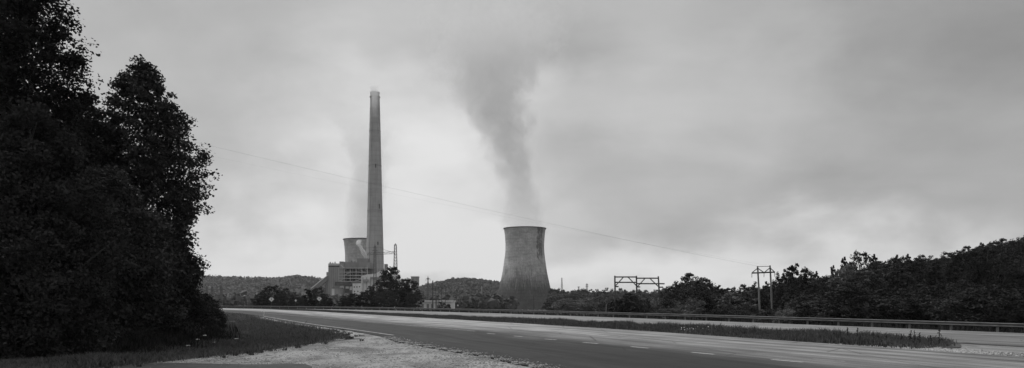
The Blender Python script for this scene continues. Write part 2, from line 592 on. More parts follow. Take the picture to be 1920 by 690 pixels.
def terrain(X, Y):
    X = np.asarray(X, float)
    Y = np.asarray(Y, float)
    s = (Y - rail_Y(X)) * 0.62
    z = -1.6 * ss(2, 14, s) - 15.0 * ss(20, 620, s)
    Yc = np.maximum(Y, 1.0)
    px = np.clip(960 + X / Yc * F, -400, 2400)
    front = ss(5, 60, Y)
    r = np.sqrt(X * X + Y * Y)
    zh = EYE + (HOR - np.interp(px, HILL_X, HILL_Y)) / F * 2200.0 - 10.0
    z = z + (zh + 16.6) * ss(1330, 2230, Y) * (1 - 0.35 * ss(2250, 3600, Y)) * front
    zr = EYE + (HOR - np.interp(px, RH_X, RH_Y)) / F * 230.0 - 1.5
    zr = np.maximum(zr, 0)
    z = z + (zr + 4.0 * ss(0, 6, zr)) * ss(8, 95, s) * (1 - ss(420, 900, Y) * 0.7) * front * ss(1370, 1500, px) * ss(60, 210, Y)
    return z - 0.03


def tz(x, y):
    return float(terrain(x, y))


# ground sheet: polar grid round the camera, out to the hills
az = np.radians(np.r_[np.arange(-180, -48, 6.0), np.arange(-48, 48, 0.4), np.arange(48, 180.1, 6.0)])
rr = np.r_[[0.5, 4, 10], np.arange(18, 330, 4.0), np.geomspace(332, 5200, 70)]
A, Rg = np.meshgrid(az, rr)
GX, GY = Rg * np.sin(A), Rg * np.cos(A)
rows = np.stack([GX, GY, terrain(GX, GY)], 2)
tag(link('ground', grid_mesh('ground', rows, 'ground')), kind='structure')


def strip(name, c0, c1, n, m, z, mat, skirt=0.06, crown=0.0):
    a, La = resample(c0, n)
    b, _ = resample(c1, n)
    ts = np.linspace(0, 1, m)
    rows, uv = [], []
    for k in range(n):
        row = [(*(a[k]), z - skirt)]
        u = [(La * k / (n - 1) / 10.0, 0.0)]
        for t in ts:
            p = a[k] * (1 - t) + b[k] * t
            row.append((p[0], p[1], z + crown * 4 * t * (1 - t)))
            u.append((La * k / (n - 1) / 10.0, t))
        row.append((*(b[k]), z - skirt))
        u.append((La * k / (n - 1) / 10.0, 1.0))
        rows.append(row)
        uv.append(u)
    return link(name, grid_mesh(name, rows, mat, uv, smooth=False))


# ragged asphalt edge along the gravel
Nr = Nc.copy()
for i, p in enumerate(Nr):
    if p[1] < 50:
        Nr[i, 0] += 0.30 * (mnoise.noise(Vector((p[1] * 0.35, 0.3, 0))) + 0.5 * mnoise.noise(Vector((p[1] * 1.3, 7.3, 0))))
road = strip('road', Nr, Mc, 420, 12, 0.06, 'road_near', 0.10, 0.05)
tag(road, 'near carriageway of the divided highway, dark turning lane and paler through lanes', 'road', kind='structure')
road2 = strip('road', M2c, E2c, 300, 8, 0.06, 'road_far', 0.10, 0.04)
tag(road2, 'far carriageway of the divided highway beside the guardrail', 'road', kind='structure')

# ------------------------------------------------------------------ gravel apron, verge and median ground
V_PTS = [(-60, -60), (-30, -10), (-22, 10), (-17, 22), (-14.9, 27.6), (-14.1, 29.5), (-13.6, 31.5), (-12.2, 35.4), (-11.8, 39), (-11.3, 43), (-10.9, 47), (-12.2, 53),
         (-15.6, 61), (-20.8, 72), (-26.8, 84), (-37.5, 108)]
Vc = smooth_curve(catmull(V_PTS, 1.0), 2)
gl, _ = resample(Vc, 240)
gr_, _ = resample(catmull([(34, -60), (16.4, -10), (7.5, 10), (3.0, 22), (1.4, 27.3), (-0.7, 31.8), (-2.5, 35.9), (-5.5, 42), (-8.4, 50.4), (-13.0, 60.6), (-19.3, 72.7), (-26, 86), (-37.2, 110)], 1.0), 240)
rows = []
for k in range(240):
    row = []
    for t in np.linspace(0, 1, 24):
        p = gl[k] * (1 - t) + gr_[k] * t
        zz = 0.004 + 0.03 * (mnoise.noise(Vector((p[0] * 0.5, p[1] * 0.5, 0))) + 0.6) * min(1, 6 * t * (1 - t))
        row.append((p[0], p[1], max(0.004, zz)))
    rows.append(row)
gravel = link('gravel_apron', grid_mesh('gravel_apron', rows, 'gravel'))
tag(gravel, 'pale gravel turnout beside the near carriageway', 'gravel', kind='structure')
# old driveway asphalt showing through at the bottom of the view
pts_top = [(-16, 26.5), (-14.2, 28.7), (-13.3, 29.3), (-11.5, 28.95), (-9.6, 28.6), (-8.4, 29.0), (-7.6, 28.3), (-7.2, 27.2), (-7.0, 26.0)]
ct = catmull(pts_top, 0.3)
rows = []
for k, p in enumerate(ct):
    jag = 0.18 * mnoise.noise(Vector((p[0] * 2.2, 1.0, 0)))
    rows.append([(p[0], p[1] + jag - 0.3, 0.052), (p[0] * 0.98, p[1] * 0.7, 0.055), (p[0] * 0.9, 4.0, 0.055)])
tag(link('driveway', grid_mesh('driveway', rows, 'old_asphalt')), 'old dark driveway asphalt showing at the edge of the gravel', 'driveway', kind='structure')
# wheel rut in the gravel by the grass tip
rut = catmull([(-12.4, 38.6), (-12.0, 40.6), (-11.3, 43.2), (-10.4, 45.8), (-9.7, 47.6)], 0.3)
o1, o2 = offset(rut, 0.16), offset(rut, -0.16)
rows = [[(a[0] + random.uniform(-.05, .05), a[1], 0.043), (c[0], c[1], 0.045), (b[0] + random.uniform(-.05, .05), b[1], 0.043)] for a, c, b in zip(o1, rut, o2)]
link('wheel_rut', grid_mesh('wheel_rut', rows, 'old_asphalt'), gravel)

# verge (left of the gravel and of the road) and median ground
vl, _ = resample(np.vstack([Vc, Nc[Nc[:, 1] > 112] + np.array([0.1, -0.3])]), 200)
rows = [[(p[0] - (k_ ** 1.6) * 3.0 - 0.02, p[1] - k_ * 0.5, 0.012 + 0.10 * min(1, k_ / 2) + (0.05 * mnoise.noise(Vector((p[0] * .3 + k_, p[1] * .3, 0))) if k_ else 0)) for k_ in range(8)] for p in vl]
tag(link('verge', grid_mesh('verge', rows, 'soil')), 'grassy verge on the left', 'verge', kind='structure')
med_end = 36.2
k0 = int(np.argmin(np.abs(Mc[:, 1] - med_end)))
ma, _ = resample(Mc[k0:] + 0, 260)
mb, _ = resample(M2c[k0:] + 0, 260)
rows = []
for k in range(260):
    wgt = min(1.0, 0.25 + k / 14.0)
    row = []
    tmax = 1.0
    for tq in np.linspace(0, 1, 41):
        pq = ma[k] * (1 - tq) + mb[k] * tq
        if pq[0] / pq[1] > (1800 - 960) / F:
            tmax = max(0.02, tq)
            break
    for t in np.linspace(0, tmax, 7):
        p = ma[k] * (1 - t) + mb[k] * t
        row.append((p[0], p[1], 0.03 + 0.12 * math.sin(math.pi * t) * wgt))
    rows.append(row)
tag(link('median', grid_mesh('median', rows, 'soil')), 'grassy median between the two carriageways', 'median', kind='structure')
# stony end of the median
ma2, _ = resample(Mc[:k0 + 12], 60)
mb2, _ = resample(M2c[:k0 + 12], 60)
rows = [[(*(ma2[k] * (1 - t) + mb2[k] * t), 0.02) for t in np.linspace(0, 1, 5)] for k in range(60)]
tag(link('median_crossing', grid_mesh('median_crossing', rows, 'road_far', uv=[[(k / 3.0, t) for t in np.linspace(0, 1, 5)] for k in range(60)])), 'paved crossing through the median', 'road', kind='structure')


# ------------------------------------------------------------------ painted lines
def paint_line(name, pts, wid, mat, z=0.125, along_u=0.0):
    c = catmull(pts, 0.6)
    a, b = offset(c, wid / 2), offset(c, -wid / 2)
    rows = [[(p[0], p[1], z), (q[0], q[1], z)] for p, q in zip(a, b)]
    return link(name, grid_mesh(name, rows, mat), road)


def road_z(x, y):
    # height of the near carriageway surface (slight crown)
    da = np.min(np.linalg.norm(Nc - np.array([x, y]), axis=1))
    db = np.min(np.linalg.norm(Mc - np.array([x, y]), axis=1))
    t = da / (da + db)
    return 0.06 + 0.05 * 4 * t * (1 - t)


def paint_dash(name, pts, wid, mat):
    c = catmull(pts, 0.5)
    a, b = offset(c, wid / 2), offset(c, -wid / 2)
    rows = [[(p[0], p[1], road_z(*p) + 0.006), (q[0], q[1], road_z(*q) + 0.006)] for p, q in zip(a, b)]
    return link(name, grid_mesh(name, rows, mat), road)


paint_dash('edge_line', [(-37, 111), (-25.6, 86.4), (-19.2, 73.0), (-13.0, 61.0), (-8.1, 51.1)], 0.19, 'paint_edge')
paint_dash('lane_line', [(-48, 141), (-34, 115), (-21, 91), (-14.3, 78.6), (-9.3, 69), (-2.8, 56.7)], 0.16, 'paint_worn')
DASH = [(913, 625.2, 928, 626.5), (964, 630.4, 980, 631.6), (1021.5, 636, 1043, 637.5), (1093, 642.3, 1121.5, 644.7), (1183, 650.3, 1216, 653.3), (1296.5, 661, 1339, 664.9), (1446.5, 674.6, 1505, 679.8)]
for x0, y0, x1, y1 in DASH:
    pp = []
    for px, py in ((x0, y0), (x1, y1)):
        Yd = F * (EYE - 0.1) / (py - HOR)
        pp.append(((px - 960) / F * Yd, Yd))
    paint_dash('lane_dash', pp, 0.18, 'paint')
for px, py in ((1222, 634.0), (1155, 628.2), (1554, 675.5)):
    Yd = F * (EYE - 0.1) / (py - HOR)
    X0 = (px - 960) / F * Yd
    paint_dash('lane_dash', [(X0 - 0.35, Yd + 0.7), (X0 + 0.35, Yd - 0.7)], 0.13, 'paint_worn')


# ------------------------------------------------------------------ guardrail
i0 = int(np.argmin(np.abs(Gc[:, 1] - 40)))
gc, GL = resample(Gc[i0:], 2000)
gs = np.linspace(0, GL, 2000)


def g_at(s):
    x, y = np.interp(s, gs, gc[:, 0]), np.interp(s, gs, gc[:, 1])
    x2, y2 = np.interp(s + 0.5, gs, gc[:, 0]), np.interp(s + 0.5, gs, gc[:, 1])
    t = np.array([x2 - x, y2 - y])
    t /= np.linalg.norm(t) + 1e-9
    return np.array([x, y]), t, np.array([-t[1], t[0]])   # n points towards the road/camera side


rail = thing('guardrail', 'long steel beam guardrail on posts along the far carriageway', 'guardrail', (0, 0, 0))
PROF = [(0.0, .730), (0.025, .728), (0.085, .690), (0.085, .650), (0.005, .600), (0.005, .550), (0.085, .500), (0.085, .460), (0.025, .422), (0.0, .418)]
sec = 7.62
n_sec = int(min(GL, 330) / sec)
for k in range(n_sec):
    rows = []
    jz = random.uniform(-0.012, 0.012)
    for j in range(7):
        p, t, nrm = g_at(k * sec + (sec + 0.25) * j / 6)
        lap = 0.004 if j < 6 else -0.002
        rows.append([(p[0] + nrm[0] * (o_ + lap), p[1] + nrm[1] * (o_ + lap), z_ + jz) for o_, z_ in PROF])
    me = grid_mesh('rail_section', rows, 'galv', smooth=False)
    link('rail_section', me, rail)
post_me = MB().box((0, -0.20, 0.28), (0.12, 0.16, 0.92)).mesh('post', 'galv_post')
block_me = MB().box((0, -0.06, 0.57), (0.14, 0.115, 0.34)).mesh('spacer_block', 'pole_wood')
for k in range(n_sec * 2 + 1):
    p, t, nrm = g_at(k * sec / 2)
    po = link('post', post_me, rail, (p[0], p[1], 0))
    po.rotation_euler.z = math.atan2(t[1], t[0]) + math.radians(random.uniform(-1, 1))
    po.rotation_euler.x = math.radians(random.uniform(-1.2, 1.2))
    link('spacer_block', block_me, po)


# ------------------------------------------------------------------ leaves, trees
def leaves(centres, normals, size, k=4, jitter=0.9, fold=0.25, r=rng):
    """diamond-shaped leaf faces at centres"""
    n = len(centres)
    nn = normals + r.normal(0, jitter, (n, 3))
    nn /= np.linalg.norm(nn, axis=1)[:, None] + 1e-9
    ref = r.normal(0, 1, (n, 3))
    u = np.cross(nn, ref)
    u /= np.linalg.norm(u, axis=1)[:, None] + 1e-9
    v = np.cross(nn, u)
    s = size * r.uniform(0.6, 1.35, n)[:, None]
    a = centres - u * s * 0.62
    b = centres + v * s * 0.42 + nn * s * fold * 0.3
    c = centres + u * s * 0.62 - nn * s * fold * 0.4
    dd = centres - v * s * 0.42 + nn * s * fold * 0.3
    return np.stack([a, b, c, dd], 1).reshape(-1, 3)


def crown_points(H, prof, n_clump, per, clump_r, r, inner=0.45, flat=0.65, spread=0.45, lobe=0.16):
    """clumps through a crown whose radius at relative height t is prof(t); returns clump centres and leaf points"""
    cc = []
    t = r.uniform(0, 1, n_clump * 6)
    rad = np.array([prof(x) for x in t])
    keep = r.uniform(0, rad.max(), len(t)) < rad
    t, rad = t[keep][:n_clump], rad[keep][:n_clump]
    an = r.uniform(0, 2 * np.pi, len(t))
    lob = 1 + lobe * np.sin(3 * an + 5 * t * 2 + r.uniform(0, 6)) + 0.75 * lobe * np.sin(2 * an - 9 * t)
    q = (inner + (1 - inner) * np.sqrt(r.uniform(0, 1, len(t)))) * rad * lob * r.uniform(0.8, 1.12, len(t))
    cc = np.stack([np.cos(an) * q, np.sin(an) * q, t * H], 1)
    cr = clump_r * r.uniform(0.6, 1.4, len(t)) * (0.55 + 0.45 * rad / rad.max())
    idx = np.repeat(np.arange(len(t)), per)
    dirs = r.normal(0, 1, (len(idx), 3))
    dirs /= np.linalg.norm(dirs, axis=1)[:, None]
    rad_l = r.uniform(0.0, 1, len(idx)) ** spread
    off = dirs * (rad_l * cr[idx])[:, None]
    off[:, 2] *= flat
    pts = cc[idx] + off
    return cc, pts, dirs


def make_tree_meshes(key, H, prof, z0, n_clump, per, clump_r, leaf, mat, seed, trunk_r, bark='bark', inner=0.45, limbs=14, flat=0.65, spread=0.45, lobe=0.16):
    """crown + trunk meshes; z0 is the height where foliage starts"""
    r = np.random.default_rng(seed)
    cc, pts, dirs = crown_points(H - z0, prof, n_clump, per, clump_r, r, inner, flat, spread, lobe)
    cc[:, 2] += z0
    pts[:, 2] += z0
    pts = pts[pts[:, 2] > 0.02]
    dirs = dirs[:len(pts)]
    nrm = dirs * 0.6 + np.array([0, 0, 0.9])
    crown = np_mesh('crown', leaves(pts, nrm, leaf, r=r), 4, mat)
    mb = MB()
    wob = [(r.normal(0, 0.012 * H), r.normal(0, 0.012 * H)) for _ in range(7)]
    tp = [(wob[i][0] * i / 3, wob[i][1] * i / 3, -0.03 * H + (H * 0.97) * i / 6) for i in range(7)]
    tr = [trunk_r * (1.25 if i == 0 else 1 - 0.93 * i / 6.2) for i in range(7)]
    mb.tube(tp, tr, 7)
    order = r.permutation(len(cc))[:limbs]
    for i in order:
        e = cc[i]
        zb = max(z0 * 0.7, e[2] - 0.9 * math.hypot(e[0], e[1]) - 0.05 * H)
        zb = min(zb, 0.9 * H)
        f = (zb + 0.03 * H) / (H * 0.97) * 6
        a_ = int(min(5, max(0, f)))
        fr = f - a_
        base = [tp[a_][k] * (1 - fr) + tp[a_ + 1][k] * fr for k in range(3)]
        rb = max(0.012 * trunk_r, (tr[a_] * (1 - fr) + tr[a_ + 1] * fr) * 0.45)
        midp = [(base[k] + e[k]) / 2 + (0.03 * H if k == 2 else r.normal(0, 0.01 * H)) for k in range(3)]
        mb.tube([base, midp, tuple(e)], [rb, rb * 0.6, rb * 0.15], 5, cap=False)
    return crown, mb.mesh('trunk', bark)


def place_tree(meshes, loc, scale, rz, label, cat='tree', group=None, name='broadleaf_tree'):
    o = thing(name, label, cat, loc, group, rz)
    o.scale = scale if hasattr(scale, '__len__') else (scale,) * 3
    link('crown', meshes[0], o)
    link('trunk', meshes[1], o)
    return o


P_round = lambda t: 0.36 * math.sqrt(max(0, 1 - (2 * t - 0.95) ** 2 / 1.15)) + 0.02
P_oval = lambda t: 0.27 * (math.sin(math.pi * min(1, 0.12 + 0.88 * t)) ** 0.6) * (1 - 0.25 * t) + 0.01
P_cone = lambda t: 0.26 * (1 - t) ** 0.75 * min(1, 0.5 + 3 * t) + 0.015
P_spike = lambda t: 0.30 * (1 - t ** 1.6) * (0.75 + 0.25 * math.sin(17 * t)) + 0.03
P_bush = lambda t: 0.55 * math.sqrt(max(0, 1 - t * t * 0.95)) + 0.02

VAR = {}
for i, (nm, pf, z0, nc, per, cr, lf) in enumerate([
        ('round', P_round, 0.10, 120, 52, 0.085, 0.030), ('round2', P_round, 0.16, 110, 52, 0.095, 0.030), ('oval', P_oval, 0.08, 120, 48, 0.075, 0.028),
        ('oval2', P_oval, 0.14, 105, 50, 0.085, 0.028), ('cone', P_cone, 0.03, 130, 46, 0.060, 0.028), ('spike', P_spike, 0.10, 95, 46, 0.070, 0.027)]):
    for mt in ('leaf_wood', 'leaf_mid'):
        VAR[nm, mt] = make_tree_meshes(nm, 1.0, pf, z0, nc, per, cr, lf, mt, 100 + i, 0.020, 'bark' if mt == 'leaf_wood' else 'bark_pale')
for i in (1, 2):
    VAR['thicket%d' % i, 'leaf_near'] = make_tree_meshes('thicket', 1.0, P_bush, 0.02, 330, 60, 0.13, 0.034, 'leaf_near', 310 + i, 0.012, 'bark', 0.3, 20, 0.8, 0.62)
for mt in ('leaf_wood', 'leaf_pale'):
    VAR['bush', mt] = make_tree_meshes('bush', 1.0, P_bush, 0.02, 90, 44, 0.12, 0.045, mt, 300, 0.012, 'bark', 0.3, 10, 0.8)
    VAR['bush2', mt] = make_tree_meshes('bush2', 1.0, P_bush, 0.02, 80, 44, 0.14, 0.045, mt, 301, 0.012, 'bark', 0.3, 10, 0.8)

# -- the big trees on the left
LEFT = [
    # px of the trunk, depth, height, radius profile, foliage start, clumps, leaves per clump, clump radius, leaf size, seed, label
    (266, 45.0, 17.0, lambda t: float(np.interp(t * 17.0 + 0.3, [0.3, 2.5, 5.1, 6.7, 9.3, 11.2, 12.85, 14.5, 16.2, 17.0, 17.4], [2.5, 2.8, 2.9, 3.2, 3.45, 3.3, 2.7, 1.95, 1.05, 0.5, 0.15])), 0.3, 1250, 58, 0.64, 0.150, 21, 'tall cone-topped leafy tree standing rightmost in the dark left treeline'),
    (28, 34.0, 19.5, lambda t: 2.3 * math.sin(math.pi * min(1, .25 + .65 * t)) ** 0.6 + 0.3, 1.5, 620, 120, 0.75, 0.135, 22, 'tallest dark tree at the left edge, its crown cut by the frame top'),
    (150, 42.0, 14.2, lambda t: 3.6 * (1 - t ** 2.0) ** 0.75 + 0.1, 0.4, 760, 105, 0.75, 0.15, 23, 'dark rounded tree between the tallest left tree and the cone-topped one'),
    (-70, 36.0, 16.5, lambda t: 3.8 * math.sin(math.pi * min(1, .15 + .8 * t)) ** 0.6 + 0.2, 0.6, 520, 85, 0.85, 0.19, 24, 'dark tree half out of the frame at the far left edge'),
    (60, 31.0, 10.6, lambda t: 3.2 * (1 - t ** 2) ** 0.6 + 0.2, 0.1, 620, 110, 0.7, 0.12, 25, 'shorter leafy tree in front of the tallest tree at the left edge'),
    (296, 50.0, 8.4, lambda t: 3.0 * (1 - t ** 1.8) ** 0.7 + 0.1, 0.1, 480, 100, 0.65, 0.135, 26, 'low drooping tree under the right side of the cone-topped tree'),
    (190, 37.0, 9.0, lambda t: 3.5 * (1 - t ** 2) ** 0.6 + 0.2, 0.1, 600, 105, 0.7, 0.13, 27, 'low dark tree below the rounded tree of the left treeline'),
]
for px, Yd, H, pf, z0, nc, per, cr, lf, seed, lab in LEFT:
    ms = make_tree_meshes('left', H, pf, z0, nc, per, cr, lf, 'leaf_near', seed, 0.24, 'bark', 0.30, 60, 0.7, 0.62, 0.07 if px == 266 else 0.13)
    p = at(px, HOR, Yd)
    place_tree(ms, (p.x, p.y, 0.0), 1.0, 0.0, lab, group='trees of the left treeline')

# brush under the left trees (one mass)
SH = [(366, 50, 2.0), (340, 46, 3.0), (300, 42, 2.6), (250, 40, 2.8), (200, 37, 2.6), (140, 34.5, 2.6), (80, 33, 2.4), (20, 31, 2.4), (-40, 31, 2.6), (385, 58, 2.4), (350, 60, 3.2), (376, 76, 3.0)]
for k, (px, Yd, H) in enumerate(SH):
    p = at(px, HOR, Yd)
    place_tree(VAR['thicket1' if k % 2 else 'thicket2', 'leaf_near'], (p.x, p.y, 0.02), (H * 1.15, H * 1.15, H), k * 1.3,
               'dark leafy shrub in the undergrowth below the left treeline', 'shrub', 'undergrowth shrubs below the left trees', 'shrub')


# ------------------------------------------------------------------ grass and weeds
def blades(xy, z, h, wd, mat, name, label, cat, lean=0.35, r=rng):
    n = len(xy)
    an = r.uniform(0, 2 * np.pi, n)
    hh = h * r.uniform(0.45, 1.25, n)
    ln = r.uniform(0, lean, n) * hh
    la = r.uniform(0, 2 * np.pi, n)
    c = np.stack([xy[:, 0], xy[:, 1], np.broadcast_to(z, (n,))], 1)
    s = np.stack([np.cos(an), np.sin(an), np.zeros(n)], 1) * (wd * r.uniform(0.7, 1.4, n))[:, None]
    lv = np.stack([np.cos(la) * ln, np.sin(la) * ln, np.zeros(n)], 1)
    m1 = c + lv * 0.35 + np.array([0, 0, 1.0]) * (hh * 0.55)[:, None]
    top = c + lv + np.array([0, 0, 1.0]) * hh[:, None]
    v = np.stack([c - s * 0.5, c + s * 0.5, m1 + s * 0.42, top, m1 - s * 0.42], 1).reshape(-1, 3)
    o = link(name, np_mesh(name, v, 5, mat))
    return tag(o, label, cat, kind='stuff')


def in_poly(xy, poly):
    x, y = xy[:, 0], xy[:, 1]
    ins = np.zeros(len(xy), bool)
    j = len(poly) - 1
    for i in range(len(poly)):
        xi, yi = poly[i]
        xj, yj = poly[j]
        c = ((yi > y) != (yj > y)) & (x < (xj - xi) * (y - yi) / (yj - yi + 1e-12) + xi)
        ins ^= c
        j = i
    return ins


# verge grass: density follows the distance from the camera
def scatter_view(n, px0, px1, Y0, Y1, r=rng, power=1.6):
    u = r.uniform(0, 1, n)
    Yd = (Y0 ** (1 - power) + u * (Y1 ** (1 - power) - Y0 ** (1 - power))) ** (1 / (1 - power))
    px = r.uniform(px0, px1, n)
    return np.stack([(px - 960) / F * Yd, Yd], 1)


vpoly = [tuple(p) for p in Vc if p[1] > 20] + [tuple(p + np.array([-0.35, -0.4])) for p in Nc if 111 < p[1] < 190] + [(-140, 190), (-60, 20)]
# ragged edge: jitter points before the inside test
xy = scatter_view(240000, -60, 660, 24, 170, power=1.5)
jit = xy + rng.normal(0, 0.34, xy.shape)
xy = xy[in_poly(jit, vpoly)]
nz = np.array([mnoise.noise(Vector((p[0] * 0.35, p[1] * 0.35, 0.0))) for p in xy])
blades(xy, 0.05, np.clip(0.24 + 0.30 * nz, 0.08, 0.6), 0.032, 'grass', 'grass', 'short dark grass covering the left verge', 'grass', 0.9)
# taller brush towards the trees
bx = scatter_view(90000, -60, 470, 30, 110, power=1.5)
edge = [(-15.8, 29.5), (-15.7, 33), (-15.9, 38), (-16.3, 42), (-17.6, 46), (-20, 52), (-25, 62), (-33, 80), (-41, 100), (-50, 112), (-90, 112), (-60, 20), (-25, 24)]
jit = bx + rng.normal(0, 0.5, bx.shape)
bx = bx[in_poly(jit, edge)]
nz = np.array([mnoise.noise(Vector((p[0] * 0.5, p[1] * 0.5, 3.0))) for p in bx])
ec = catmull(edge[:10], 0.5)
de = np.array([np.min((ec[:, 0] - p[0]) ** 2 + (ec[:, 1] - p[1]) ** 2) for p in bx]) ** 0.5
blades(bx, 0.05, np.clip(0.90 + 0.6 * nz, 0.35, 1.35) * (0.45 + 0.55 * ss(0, 1.3, de)) * (1 + 0.5 * ss(55, 70, bx[:, 1])), 0.035, 'brush', 'brush', 'tall dark weeds in front of the left trees', 'weeds', 0.4)

# median grass
t = rng.uniform(0, 1, 150000)
kk = rng.uniform(0, 1, len(t)) ** 1.5 * 0.80
fa = kk * (len(Mc) - k0 - 1) + k0
ia = np.clip(fa.astype(int), 0, len(Mc) - 2)
fr = (fa - ia)[:, None]
pa = Mc[ia] * (1 - fr) + Mc[ia + 1] * fr
pb = M2c[ia] * (1 - fr) + M2c[ia + 1] * fr
t2 = t * 0.97 + 0.02 + rng.normal(0, 0.02, len(t))
xy = pa * (1 - t2[:, None]) + pb * t2[:, None]
far = np.linalg.norm(xy - Mc[k0], axis=1)
keep = rng.uniform(0, 1, len(xy)) < np.clip(far / 6.0 - (t2 - 0.15) * 0.6, 0.02, 1)
keep &= (960 + xy[:, 0] / xy[:, 1] * F) < 1778 + rng.normal(0, 8, len(xy))
xy, t2 = xy[keep], t2[keep]
nz = np.array([mnoise.noise(Vector((p[0] * 0.3, p[1] * 0.3, 6.0))) + 0.6 * mnoise.noise(Vector((p[0] * 1.3, p[1] * 1.3, 9.0))) for p in xy])
blades(xy, 0.05 + 0.1 * np.sin(np.pi * np.clip(t2, 0, 1)), np.clip(0.28 + 0.42 * nz, 0.08, 0.85) * (1 - 0.7 * ss(55, 130, xy[:, 1])), 0.036, 'grass', 'grass', 'unmown grass and weeds growing on the median', 'grass', 0.7)

# pale flower specks in the median grass
fx = rng.uniform(1275, 1348, 34)
fy = rng.uniform(51.0, 57.0, 34)
fc = np.stack([(fx - 960) / F * fy, fy, rng.uniform(0.30, 0.52, 34)], 1)
tag(link('wildflowers', np_mesh('wildflowers', leaves(fc, np.tile([0, -0.5, 1.0], (34, 1)), 0.075), 4, 'flower')), 'pale flower specks scattered in the median grass', 'flowers', kind='stuff')

# far shoulder grass behind the guardrail
s_ = rng.uniform(0, 1, 30000) * min(GL, 300)
p_ = np.stack([np.interp(s_, gs, gc[:, 0]), np.interp(s_, gs, gc[:, 1])], 1)
p2_ = np.stack([np.interp(s_ + .5, gs, gc[:, 0]), np.interp(s_ + .5, gs, gc[:, 1])], 1)
tt = p2_ - p_
tt /= np.linalg.norm(tt, axis=1)[:, None] + 1e-9
nn_ = np.stack([tt[:, 1], -tt[:, 0]], 1)
xy = p_ + nn_ * rng.uniform(0.4, 9.0, len(p_))[:, None]
blades(xy, terrain(xy[:, 0], xy[:, 1]), 0.5, 0.07, 'brush', 'grass', 'rough grass on the bank behind the guardrail', 'grass')


def stalk(px, Yd, h, lab, seed):
    r = np.random.default_rng(seed)
    p = at(px, HOR, Yd)
    o = thing('weed_stalk', lab, 'weed', (p.x, p.y, 0.10), 'tall weed stalks on the median')
    lx = r.normal(0, 0.04)
    MB().tube([(0, 0, -0.05), (lx, 0, h * 0.5), (lx * 2.2, 0, h)], [0.022, 0.018, 0.010], 5).build('stem', 'brush', o)
    n = int(60 * h)
    tz_ = r.uniform(0.15, 1, n)
    c = np.stack([lx * 2 * tz_ + r.normal(0, 0.06, n) * (1.25 - tz_), r.normal(0, 0.06, n) * (1.25 - tz_), tz_ * h], 1)
    link('leaf_cluster', np_mesh('leaf_cluster', leaves(c, np.tile([0, 0, 1.0], (n, 1)), 0.07, r=r), 4, 'brush'), o)


STK = [(1576, 43.5, 0.62, 'second tall weed from the left in the median group near its stony end'), (1591, 43.0, 0.82, 'tall leafy weed stalk on the median, beside the leftmost one'),
       (1607, 42.6, 0.78, 'weed stalk standing midway along the near median grass'), (1563, 44, 0.55, 'leftmost short weed stalk of the median group'),
       (1640, 41.5, 0.52, 'lone short weed stalk in the middle of the median end'), (1693, 40, 0.58, 'bushy weed stalk on the median with wide leaves'),
       (1705, 40.3, 0.74, 'thin weed stalk right of the bushy one on the median'), (1715, 39.8, 0.78, 'tall paired weed stalk on the median, left of the pair'),
       (1722, 39.8, 0.66, 'weed stalk on the median, right of the pair'), (1747, 39.0, 0.55, 'short weed stalk left of the tallest one by the median end'),
       (1761, 38.6, 1.05, 'tallest single weed stalk near the stony median end'), (1660, 41, 0.5, 'small weed stalk left of the bushy one on the median')]
for k, (px, Yd, h, lab) in enumerate(STK):
    stalk(px, Yd, h, lab, 900 + k)

# white umbels in the verge
FL = [(222, 663.5, 33.5, 'leftmost white flower cluster in the verge grass'), (228, 663, 33.4, 'white flower head touching the leftmost cluster in the verge'), (245, 659, 34.5, 'narrow white flower standing right of the leftmost cluster'),
      (294, 662.5, 33.8, 'small single white flower low in the grass edge'), (353, 654.5, 36, 'round grey-white flower head halfway along the verge edge'), (371, 638, 37, 'white flower in front of the dark weeds, lower of two'),
      (384, 630.5, 38, 'highest white flower on a stem against the dark weeds'), (402, 643.5, 38, 'small white flower right of the two by the dark weeds'), (443, 636.5, 41, 'largest white flower head at the right of the verge weeds'), (425, 640.5, 40, 'tiny white flower left of the largest flower head')]
for k, (px, py, Yd, lab) in enumerate(FL):
    q = at(px, py, Yd)
    h = max(0.25, q.z)
    o = thing('wildflower', lab, 'flower', (q.x, q.y, 0.03), 'white wildflowers in the verge')
    MB().tube([(0.03, 0, 0), (0, 0, h * 0.6), (0, 0, h)], [0.012, 0.010, 0.008], 5).build('stem', 'grass', o)
    mb = MB()
    rad = 0.11 if k in (0, 1, 8, 4) else 0.075
    for j in range(16):
        a_, q_ = j * 2.4, rad * math.sqrt((j + 0.5) / 16)
        mb.lathe([(0.001, 0.02), (0.028, 0.012), (0.03, -0.006), (0.001, -0.012)], 6)
        for vi in range(len(mb.v) - 24, len(mb.v)):
            x, y, z = mb.v[vi]
            mb.v[vi] = (x + q_ * math.cos(a_), y + q_ * math.sin(a_), z + h + 0.03 - q_ * 0.25)
    mb.build('flower_head', 'flower', o)

# loose stones on the gravel apron and at the end of the median
ico = MB()
PHI = (1 + 5 ** .5) / 2
IV = np.array([(-1, PHI, 0), (1, PHI, 0), (-1, -PHI, 0), (1, -PHI, 0), (0, -1, PHI), (0, 1, PHI), (0, -1, -PHI), (0, 1, -PHI), (PHI, 0, -1), (PHI, 0, 1), (-PHI, 0, -1), (-PHI, 0, 1)]) / 1.902
IF = np.array([(0, 11, 5), (0, 5, 1), (0, 1, 7), (0, 7, 10), (0, 10, 11), (1, 5, 9), (5, 11, 4), (11, 10, 2), (10, 7, 6), (7, 1, 8), (3, 9, 4), (3, 4, 2), (3, 2, 6), (3, 6, 8), (3, 8, 9), (4, 9, 5), (2, 4, 11), (6, 2, 10), (8, 6, 7), (9, 8, 1)])


